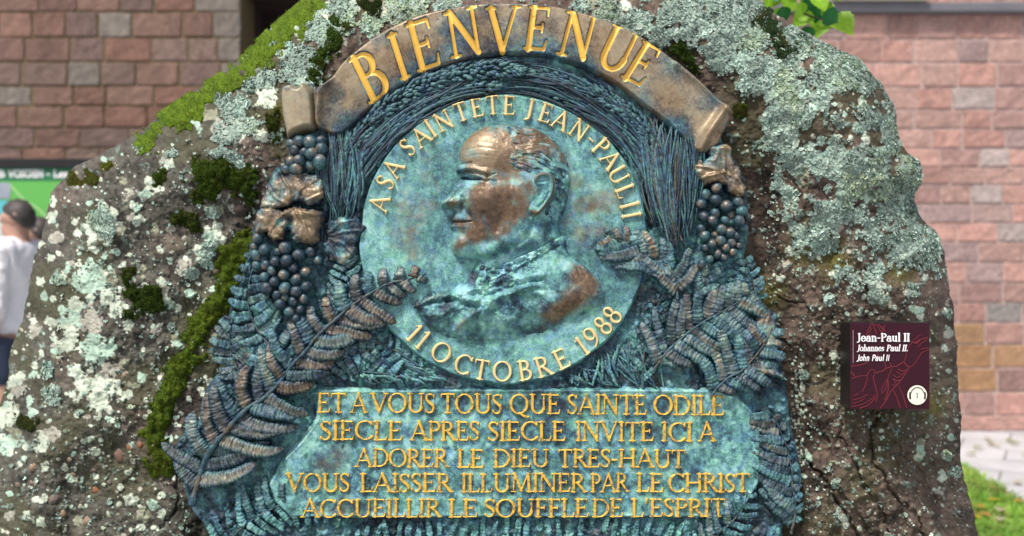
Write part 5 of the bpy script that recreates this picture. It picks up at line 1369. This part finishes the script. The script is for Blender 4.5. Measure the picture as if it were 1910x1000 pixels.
# ------------------------------------------------------------------ sandstone walls
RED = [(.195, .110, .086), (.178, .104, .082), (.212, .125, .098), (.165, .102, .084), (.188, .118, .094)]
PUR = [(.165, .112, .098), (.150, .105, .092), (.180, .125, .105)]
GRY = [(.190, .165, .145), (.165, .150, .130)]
def wall(name, x0, x1, zl, Y, thick, wmin, wmax, mortar, seed, pal, label, proud=.018, gap=.010):
    rr = random.Random(seed); rng = np.random.default_rng(seed)
    mb = MB()
    mb.box((x0 + .004, Y, zl[0]), (x1 - .004, Y + thick, zl[-1] - .004), c=mortar)
    u = np.array([0, .025, .2, .4, .6, .8, .975, 1.0]); vv = np.array([0, .05, .35, .65, .95, 1.0])
    U, V = np.meshgrid(u, vv); e = np.minimum(np.minimum(U, 1 - U) / .025, np.minimum(V, 1 - V) / .05); e = np.clip(e, 0, 1)
    i, j = np.meshgrid(np.arange(5), np.arange(7), indexing='ij')
    q = np.stack([i * 8 + j, i * 8 + j + 1, (i + 1) * 8 + j + 1, (i + 1) * 8 + j], -1).reshape(-1, 4)
    for za, zb in zip(zl[:-1], zl[1:]):
        x = x0 - rr.uniform(0, wmin)
        while x < x1:
            w = rr.uniform(wmin, wmax)
            if x + w > x1 - wmin * .5: w = x1 - x
            a, b = max(x, x0) + gap * rr.uniform(.6, 1.3), min(x + w, x1) - gap * rr.uniform(.3, 1.2)
            x += w
            if b - a < .04: continue
            lo, hi = za + gap * rr.uniform(.5, 1.2), zb - gap * rr.uniform(.4, 1.1)
            nz = rng.uniform(0, 1, U.shape) * .009
            d = .001 + e * (proud * .6 + rr.uniform(-.002, .006)) + e * nz * .8
            X = a + (b - a) * U + rng.normal(0, .004, U.shape) * (e < 1); Z = lo + (hi - lo) * V + rng.normal(0, .003, U.shape) * (e < 1)
            c = np.array(rr.choice(pal)) * rr.uniform(.90, 1.10)
            if seed == 8 and lo < 1.05 and lo > .15:
                f_ = rr.random(); c = c * .8
                if f_ < .45 and lo < .75: c = c * .55 + np.array([.34, .20, .045]) * .45
                elif f_ < .30: c = np.array([.24, .22, .21])
            cv = c * (1 + rng.uniform(-.16, .16, (U.size, 1)))
            mb.add(np.stack([X, Y - d, Z], -1).reshape(-1, 3), q, c=np.clip(cv, .01, .8))
    o = mb.build(name, M_BLOCK, None, flat=True, origin=((x0 + x1) / 2, Y, zl[0]))
    return tag(o, label, 'wall')
def zl_from(pys, Y): return [CAMZ - (p - 500) * Y / F for p in pys]
YL, YR = 8.2, 8.0
lp = [-110, -66, -22, 23, 71, 116, 161, 198, 239, 276, 300, 338, 378, 420, 462, 505, 548, 590, 635, 680, 724, 765, 797]
zl = zl_from(lp, YL)[::-1]; zl[0] = 0.0
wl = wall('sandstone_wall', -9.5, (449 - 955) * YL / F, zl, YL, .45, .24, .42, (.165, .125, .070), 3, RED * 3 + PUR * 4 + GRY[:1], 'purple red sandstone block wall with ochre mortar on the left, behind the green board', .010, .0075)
rp = [-120, -70, -20, 26, 74, 118, 163, 205, 241, 277, 312, 345, 381, 416, 452, 490, 528, 565, 602, 642, 687, 731, 775, 804]
zr = zl_from(rp, YR)[::-1]; zr[0] = 0.0
wr = wall('sandstone_wall', .9, 10.5, zr, YR, .45, .22, .40, (.46, .35, .32), 8, [(c[0] * 2.15, c[1] * 2.2, c[2] * 2.4) for c in RED * 4 + PUR * 2] + [(.40, .33, .31)], 'pink sandstone block wall on the right, lightened in colour for haze, standing behind the paving', .008, .009)  # left wall's palette lightened, so haze brightness sits in the block colour
M_SLATE = plain('dark_slate', (.15, .15, .17), .7, 0, .2, 6)
M_PALE = plain('pale_sill_stone', (.40, .37, .33), .85, 0, .15, 10)
M_GLASS = plain('dark_window_glass', (.03, .04, .05), .08, 0, .1, 3)
mb = MB(); z = CAMZ + (500 - 10) * YR / F
mb.box((.9, YR - .10, z - .075), (10.5, YR + .02, z))
o = mb.build('string_course', M_SLATE, wr, flat=True); bevel(o, .01)
mb = MB(); mb.box(((1545 - 955) * YR / F, YR - .14, z + .003), ((1722 - 955) * YR / F, YR + .05, z + .10))
o = mb.build('window_sill', M_PALE, wr, flat=True); bevel(o, .012)
mb = MB(); mb.box(((1560 - 955) * YR / F, YR - .015, z + .103), ((1707 - 955) * YR / F, YR + .05, z + 1.2))
o = mb.build('window_pane', M_GLASS, wr, flat=True)

# gateway between the two walls; recess shade is put into its dark paint
M_DOOR = plain('red_door_paint_with_shade', (.038, .014, .012), .55, 0, .3, 4)
M_DOOR2 = plain('gate_wood_with_shade', (.022, .012, .011), .7, 0, .3, 4)
gx0, gx1 = (449 - 955) * YL / F + .004, .896
gate = root('wooden_gate', ((gx0 + gx1) / 2, 9.3, 0), 'red wooden gate with recess shade in its dark paint, right of the left wall', 'gate')
nb_ = 14; bw = (gx1 - gx0 - .1) / nb_
mb = MB()
for i in range(nb_):
    mb.box((gx0 + .05 + i * bw + .004, 9.25 + .006 * (i % 2), .02), (gx0 + .05 + (i + 1) * bw - .004, 9.30, 3.55))
mb.build('gate_leaf', M_DOOR, gate, flat=True)
mb = MB()
mb.box((gx0 - .02, 8.66, 0), (gx0 + .046, 9.36, 4.0)); mb.box((gx1 - .046, 8.47, 0), (gx1 + .02, 9.36, 4.0)); mb.box((gx0 + .05, 8.3, 3.56), (gx1 - .05, 9.36, 4.0))  # side posts, plus an unseen roof slab added to keep sky light out
mb.box((gx0 + .05, 9.31, 0), (gx1 - .05, 9.36, 3.555))
mb.build('gate_frame_and_roof', M_DOOR2, gate, flat=True)

# ------------------------------------------------------------------ green notice board at the left
M_FRAME = plain('board_black_frame', (.012, .013, .015), .4, 0, .2, 20)
M_GREEN = plain('board_light_green_print', (.115, .42, .085), .55, 0, .06, 3)
M_DGREEN = plain('board_dark_green_print', (.018, .165, .075), .55, 0, .06, 3)
YB = 7.2
def BP(px, py, h=0.0): return np.stack([(np.asarray(px, float) - 955) * YB / F, YB - np.asarray(h) + 0 * np.asarray(px, float), CAMZ - (np.asarray(py, float) - 500) * YB / F], -1)
bx0, bx1 = -150, 240
nbd = root('notice_board', BP(45, 840) * np.array([1, 1, 0]), 'green hiking club notice board in a black frame, behind the man in white', 'notice board')
def bbox3(px0, py0, px1, py1, f, bk):
    a = BP(px0, py1); b = BP(px1, py0); return (a[0], YB - f, a[2]), (b[0], YB + bk, b[2])
mb = MB()
for r_ in ((bx0 - 12, 297, bx1 + 12, 313), (bx0 - 12, 640, bx1 + 12, 652)): mb.box(*bbox3(*r_, .03, .05))
for r_ in ((bx0 - 12, 313.5, bx0 - 1, 639.5), (bx1 + 1, 313.5, bx1 + 12, 639.5)): mb.box(*bbox3(*r_, .028, .05))
mb.build('frame', M_FRAME, nbd, flat=True)
for px in (bx0 - 8, bx1 - 4):
    mb = MB(); a = BP(px, 652.5); b = BP(px + 12, 652.5)
    mb.box((a[0], YB - .02, 0), (b[0], YB + .04, a[2])); mb.build('leg', M_FRAME, nbd, flat=True)
mb = MB(); mb.box(*bbox3(bx0 - .5, 313.6, bx1 + .5, 639.4, .004, .03)); pn = mb.build('panel', M_GREEN, nbd, flat=True)
mb = MB(); mb.box(*bbox3(bx0, 314, bx1, 337, .007, -.0045)); mb.build('header_strip', M_DGREEN, pn, flat=True)
mb = MB()
ob = lambda x, y, t: .010 + .0004 * t
word(mb, 'B', -2, 10, 331, 331, 0, 13, ob, BP, fat=.04, sans=True); word(mb, 'VOSGIEN', 17, 82, 331, 331, 0, 13.5, ob, BP, fat=.04, sans=True, track=.06); word(mb, '-', 88, 94, 331, 331, 0, 13, ob, BP, fat=.04, sans=True); word(mb, 'Les', 101, 128, 331, 331, 0, 13.5, ob, BP, fat=.035, sans=True, track=.06)
mb.build('heading', M_WHITE, pn)
for (r_, col_) in (((-40, 341, 20, 371), (.30, .34, .40)), ((-60, 374, 16, 400), (.10, .45, .50)), ((-60, 402, 10, 460), (.55, .60, .58))):
    mb = MB(); mb.box(*bbox3(*r_, .0075, -.0045)); mb.build('printed_picture', plain('board_picture_print', col_, .5, 0, .5, 9), pn, flat=True)
mb = MB()
pth = smooth([(20, 345), (45, 372), (75, 392), (100, 420), (130, 430)], 6)
wv = BP(pth[:, 0], pth[:, 1], .0082); nn_ = np.array([.004, 0, .006])
n = len(wv); i = np.arange(n - 1); mb.add(np.vstack([wv - nn_, wv + nn_]), np.stack([i, i + 1, n + i + 1, n + i], -1))
mb.build('map_line', plain('board_trail_print', (.35, .60, .25), .5), pn)

# ------------------------------------------------------------------ people
def skin_obj(name, verts, edges, rad, mat, parent, sub=2):
    me = bpy.data.meshes.new(name)
    me.from_pydata([Vector(v) for v in verts], edges, [])
    me.materials.append(mat)
    for p in me.polygons: p.use_smooth = True
    o = bpy.data.objects.new(name, me); COL.objects.link(o); o.parent = parent
    m = o.modifiers.new('skin', 'SKIN'); m.use_smooth_shade = True
    for sv, r in zip(me.skin_vertices[0].data, rad): sv.radius = r if isinstance(r, tuple) else (r, r)
    me.skin_vertices[0].data[0].use_root = True
    s = o.modifiers.new('subsurf', 'SUBSURF'); s.levels = sub; s.render_levels = sub
    return o
def person(loc, yaw, H, label, shirt_m, short_m, hair_m, skin_m, trunk=1.0):
    r = root('person', loc, label, 'person', None)
    r.rotation_euler[2] = yaw
    k = H / 1.75
    r.scale = (k, k, k)
    V, E, Rd = [], [], []
    def add(p, rad, par=None):
        V.append(p); Rd.append(rad)
        if par is not None: E.append((par, len(V) - 1))
        return len(V) - 1
    # local: faces -Y
    pel = add((0, .01, .95), (.15 * trunk, .115))
    wst = add((0, .0, 1.08), (.145 * trunk, .11), pel); che = add((0, .01, 1.28), (.165 * trunk, .12), wst); shl = add((0, .02, 1.41), (.12, .09), che)
    nk = add((0, .015, 1.50), .058, shl); hb = add((0, 0, 1.57), (.068, .082), nk); hm = add((0, .008, 1.645), (.078, .100), hb); ht = add((0, .01, 1.705), (.062, .078), hm)
    nose = add((0, -.098, 1.62), .013, hm); add((0, -.112, 1.605), .012, nose)
    add((0, -.075, 1.535), .028, hb)
    for s in (-1, 1):
        add((s * .082, .012, 1.62), (.010, .022), hm)
        sh = add((s * .185, .02, 1.40), .060, shl); el = add((s * .235, .05, 1.12), .042, sh); wr_ = add((s * .225, -.02, .88), .029, el)
        pm = add((s * .222, -.035, .82), (.020, .036), wr_); kn = add((s * .220, -.042, .775), (.016, .036), pm)
        for f_, (oy, ln) in enumerate(((-.030, .066), (-.010, .078), (.010, .074), (.028, .058))):
            b0 = add((s * .220, -.042 + oy, .755), .0095, kn); b1 = add((s * .214, -.046 + oy, .755 - ln * .5), .0088, b0); add((s * .204, -.050 + oy, .755 - ln), .0075, b1)
        t0 = add((s * .212, -.075, .80), .011, pm); add((s * .205, -.092, .765), .009, t0)
        hp = add((s * .095, .01, .88), .098, pel); kn2 = add((s * .105, .0, .50), .060, hp); an_ = add((s * .108, .03, .10), .040, kn2); ft = add((s * .112, -.04, .045), (.038, .036), an_); add((s * .118, -.15, .035), (.042, .026), ft)
    body = skin_obj('body', V, E, Rd, skin_m, r)
    # shirt: one garment over trunk and upper arms
    V2 = [(0, .01, .86), (0, .005, 1.0), (0, .0, 1.12), (0, .015, 1.30), (0, .02, 1.445), (0, .018, 1.525)]; R2 = [(.185 * trunk, .145), (.182 * trunk, .140), (.172 * trunk, .135), (.190 * trunk, .145), (.15, .105), (.078, .075)]
    E2 = [(i, i + 1) for i in range(5)]
    for s in (-1, 1):
        n = len(V2); V2 += [(s * .19, .02, 1.435), (s * .225, .038, 1.24), (s * .238, .048, 1.10), (s * .232, .02, 1.00)]; R2 += [.080, .068, .062, .056]; E2 += [(4, n), (n, n + 1), (n + 1, n + 2), (n + 2, n + 3)]
    sh_ = skin_obj('shirt', V2, E2, R2, shirt_m, r, 4)
    tx = bpy.data.textures.new('cloth_folds', 'CLOUDS'); tx.noise_scale = .11
    dm = sh_.modifiers.new('folds', 'DISPLACE'); dm.texture = tx; dm.strength = .035; dm.texture_coords = 'LOCAL'
    V3 = [(0, .01, .97)]; R3 = [(.165 * trunk, .13)]; E3 = []
    for s in (-1, 1):
        n = len(V3); V3 += [(s * .10, .01, .86), (s * .108, .005, .70), (s * .110, .0, .60)]; R3 += [.120, .100, .094]; E3 += [(0, n), (n, n + 1), (n + 1, n + 2)]
    skin_obj('shorts', V3, E3, R3, short_m, r)
    # hair cap: shell over the top and back of the skull
    u = np.linspace(0, math.pi * .73, 12); v = np.linspace(0, 2 * math.pi, 28, endpoint=False); U, Vv = np.meshgrid(u, v, indexing='ij')
    back = np.clip(np.cos(Vv - math.pi / 2) * .5 + .5, 0, 1)                  # 1 at the nape side (+Y)
    Um = U * (.44 + .56 * back)
    rad = .97 + .035 * np.sin(Vv * 7 + U * 9) + .03 * np.sin(Vv * 17 + U * 5) + .02 * np.sin(Vv * 31) + .05 * fbm(Vv * 9, U * 9, 3, 3, 300)
    rad = rad * (1 - .12 * (U > 2.1))
    P = np.stack([np.sin(Um) * np.cos(Vv) * .090 * rad, .014 + np.sin(Um) * np.sin(Vv) * .112 * rad, 1.632 + np.cos(Um) * .118 * rad], -1).reshape(-1, 3)
    i, j = np.meshgrid(np.arange(11), np.arange(28), indexing='ij'); j2 = (j + 1) % 28
    q = np.stack([i * 28 + j, (i + 1) * 28 + j, (i + 1) * 28 + j2, i * 28 + j2], -1).reshape(-1, 4)
    hr = mk('hair', P, q, hair_m, r, origin=(0, 0, 0))
    so = hr.modifiers.new('solid', 'SOLIDIFY'); so.thickness = .012; so.offset = -1
    # shoes
    for s in (-1, 1):
        skin_obj('shoe', [(s * .108, .045, .045), (s * .112, -.04, .045), (s * .118, -.17, .036)], [(0, 1), (1, 2)], [(.044, .046), (.046, .046), (.046, .034)], M_FRAME, r)
    return r
SKIN = plain('skin', (.44, .255, .19), .55, 0, .08, 30)
HAIRM = plain('dark_hair', (.050, .042, .040), .55, 0, .75, 45)
SHIRT = plain('white_shirt_cloth', (.86, .84, .87), .85, 0, .03, 20)
NAVY = plain('navy_shorts_cloth', (.018, .030, .060), .85, 0, .2, 20)
GREYS = plain('dark_grey_cloth', (.06, .06, .07), .85, 0, .2, 20)
Yp = 6.05
p1 = person(((30 - 955) * Yp / F, Yp, 0), R(-100), 1.73, 'man in a loose white shirt and navy shorts, seen from behind, facing left', SHIRT, NAVY, HAIRM, SKIN, 1.05)
Yp2 = 6.75
p2 = person(((68 - 955) * Yp2 / F, Yp2, 0), R(-100), 1.66, 'dark haired person almost hidden behind the man in white', GREYS, NAVY, HAIRM, SKIN, .9)

# ------------------------------------------------------------------ young linden behind the boulder, its lowest twigs hang into view
M_BARK = plain('linden_bark', (.075, .058, .045), .9, 0, .4, 30)
tree = root('linden_tree', (.56, 3.15, 0), 'bright green linden twigs hanging over the upper right edge of the boulder', 'tree')
mb = MB()
tp = smooth([(.56, 3.15, 0), (.57, 3.15, .7), (.55, 3.14, 1.4), (.57, 3.13, 2.1), (.56, 3.15, 2.9), (.58, 3.16, 3.6)], 6)
tube(mb, tp, np.linspace(.055, .022, len(tp)), 10)
mb.build('trunk', M_BARK, tree)
TY = 2.95
LEAVES = [(1575, 48, 38, 62, 0), (1528, 56, 30, 110, 0), (1552, 34, 26, 30, 1), (1523, 28, 24, 95, 1), (1493, 38, 30, 140, 0), (1468, 12, 30, 100, 0), (1452, 34, 24, 80, 0), (1436, 2, 30, 120, 0), (1478, -6, 26, 90, 0), (1505, 0, 26, 70, 0), (1532, 8, 26, 70, 0), (1545, 20, 22, 30, 0), (1505, 66, 20, 110, 1), (1462, 30, 20, 75, 1), (1560, -14, 30, 60, 0), (1500, -28, 30, 90, 0), (1445, -32, 32, 100, 0), (1590, -40, 32, 50, 0), (1535, -50, 32, 70, 0), (1480, -62, 34, 110, 0), (1420, -70, 34, 120, 0), (1560, -80, 34, 60, 1), (1610, -85, 34, 40, 0), (1500, -105, 34, 90, 0), (1440, -120, 34, 110, 0), (1380, -100, 34, 130, 0)]
_lr = random.Random(9)
LEAVES = [(x, y, z * .82, a, d) for x, y, z, a, d in LEAVES] + [(_lr.uniform(1425, 1560), _lr.uniform(-60, 30), _lr.uniform(15, 22), _lr.uniform(50, 130), _lr.random() < .2) for _ in range(16)]
mb = MB()
def twig(p, r0, r1): 
    P = smooth(p, 6); tube(mb, P, np.linspace(r0, r1, len(P)), 6)
tips = [W(px, py, TY + .10 * math.sin(n_ * 2.3)) for n_, (px, py, *_r) in enumerate(LEAVES)]
main = [(.57, 3.13, 2.1), tuple(W(1370, -150, 3.0)), tuple(W(1450, -130, 2.97)), tuple(W(1530, -85, 2.95)), tuple(W(1585, -60, 2.95))]
twig(main, .014, .004)
twig([tuple(W(1450, -130, 2.97)), tuple(W(1462, -60, 2.96)), tuple(W(1475, -10, 2.95)), tuple(W(1500, 25, 2.95)), tuple(W(1545, 38, 2.95))], .006, .002)
twig([tuple(W(1450, -130, 2.97)), tuple(W(1435, -60, 2.96)), tuple(W(1440, 10, 2.95))], .005, .002)
mb.build('branch', M_BARK, tree)
rr = random.Random(4)
for n_, (px, py, sz, ang, dk) in enumerate(LEAVES):
    L_ = sz * 1.75 * TY / F
    v, q = leaf_shape(L_, L_ * .47, .2, 20, True)
    c = np.array([.030, .17, .045]) if dk else np.array([.30, .56, .035]) * rr.uniform(.8, 1.15)
    M_ = Matrix.Rotation(R(-90), 3, 'X')
    a = R(ang); dirx = np.array([math.cos(a), 0, -math.sin(a)]); diry = np.array([math.sin(a), 0, math.cos(a)]); dirz = np.array([0, -1., 0])
    tl = Matrix.Rotation(rr.uniform(-.6, .6), 3, 'X') @ Matrix.Rotation(rr.uniform(-.5, .5), 3, 'Z')
    B = np.stack([dirx, diry, dirz], 0)
    P = (v - np.array([L_ * .5, 0, 0])) @ B
    P = P @ np.array(tl).T + tips[n_]
    vc = np.tile(c, (len(v), 1)); n3 = len(v) // 3; vc[n3:2 * n3] *= 1.25
    o = mk('leaf', P, q, M_LEAF, tree, None, np.clip(vc, 0, .8))
    if dk: o['label'] = 'darker green leaf'
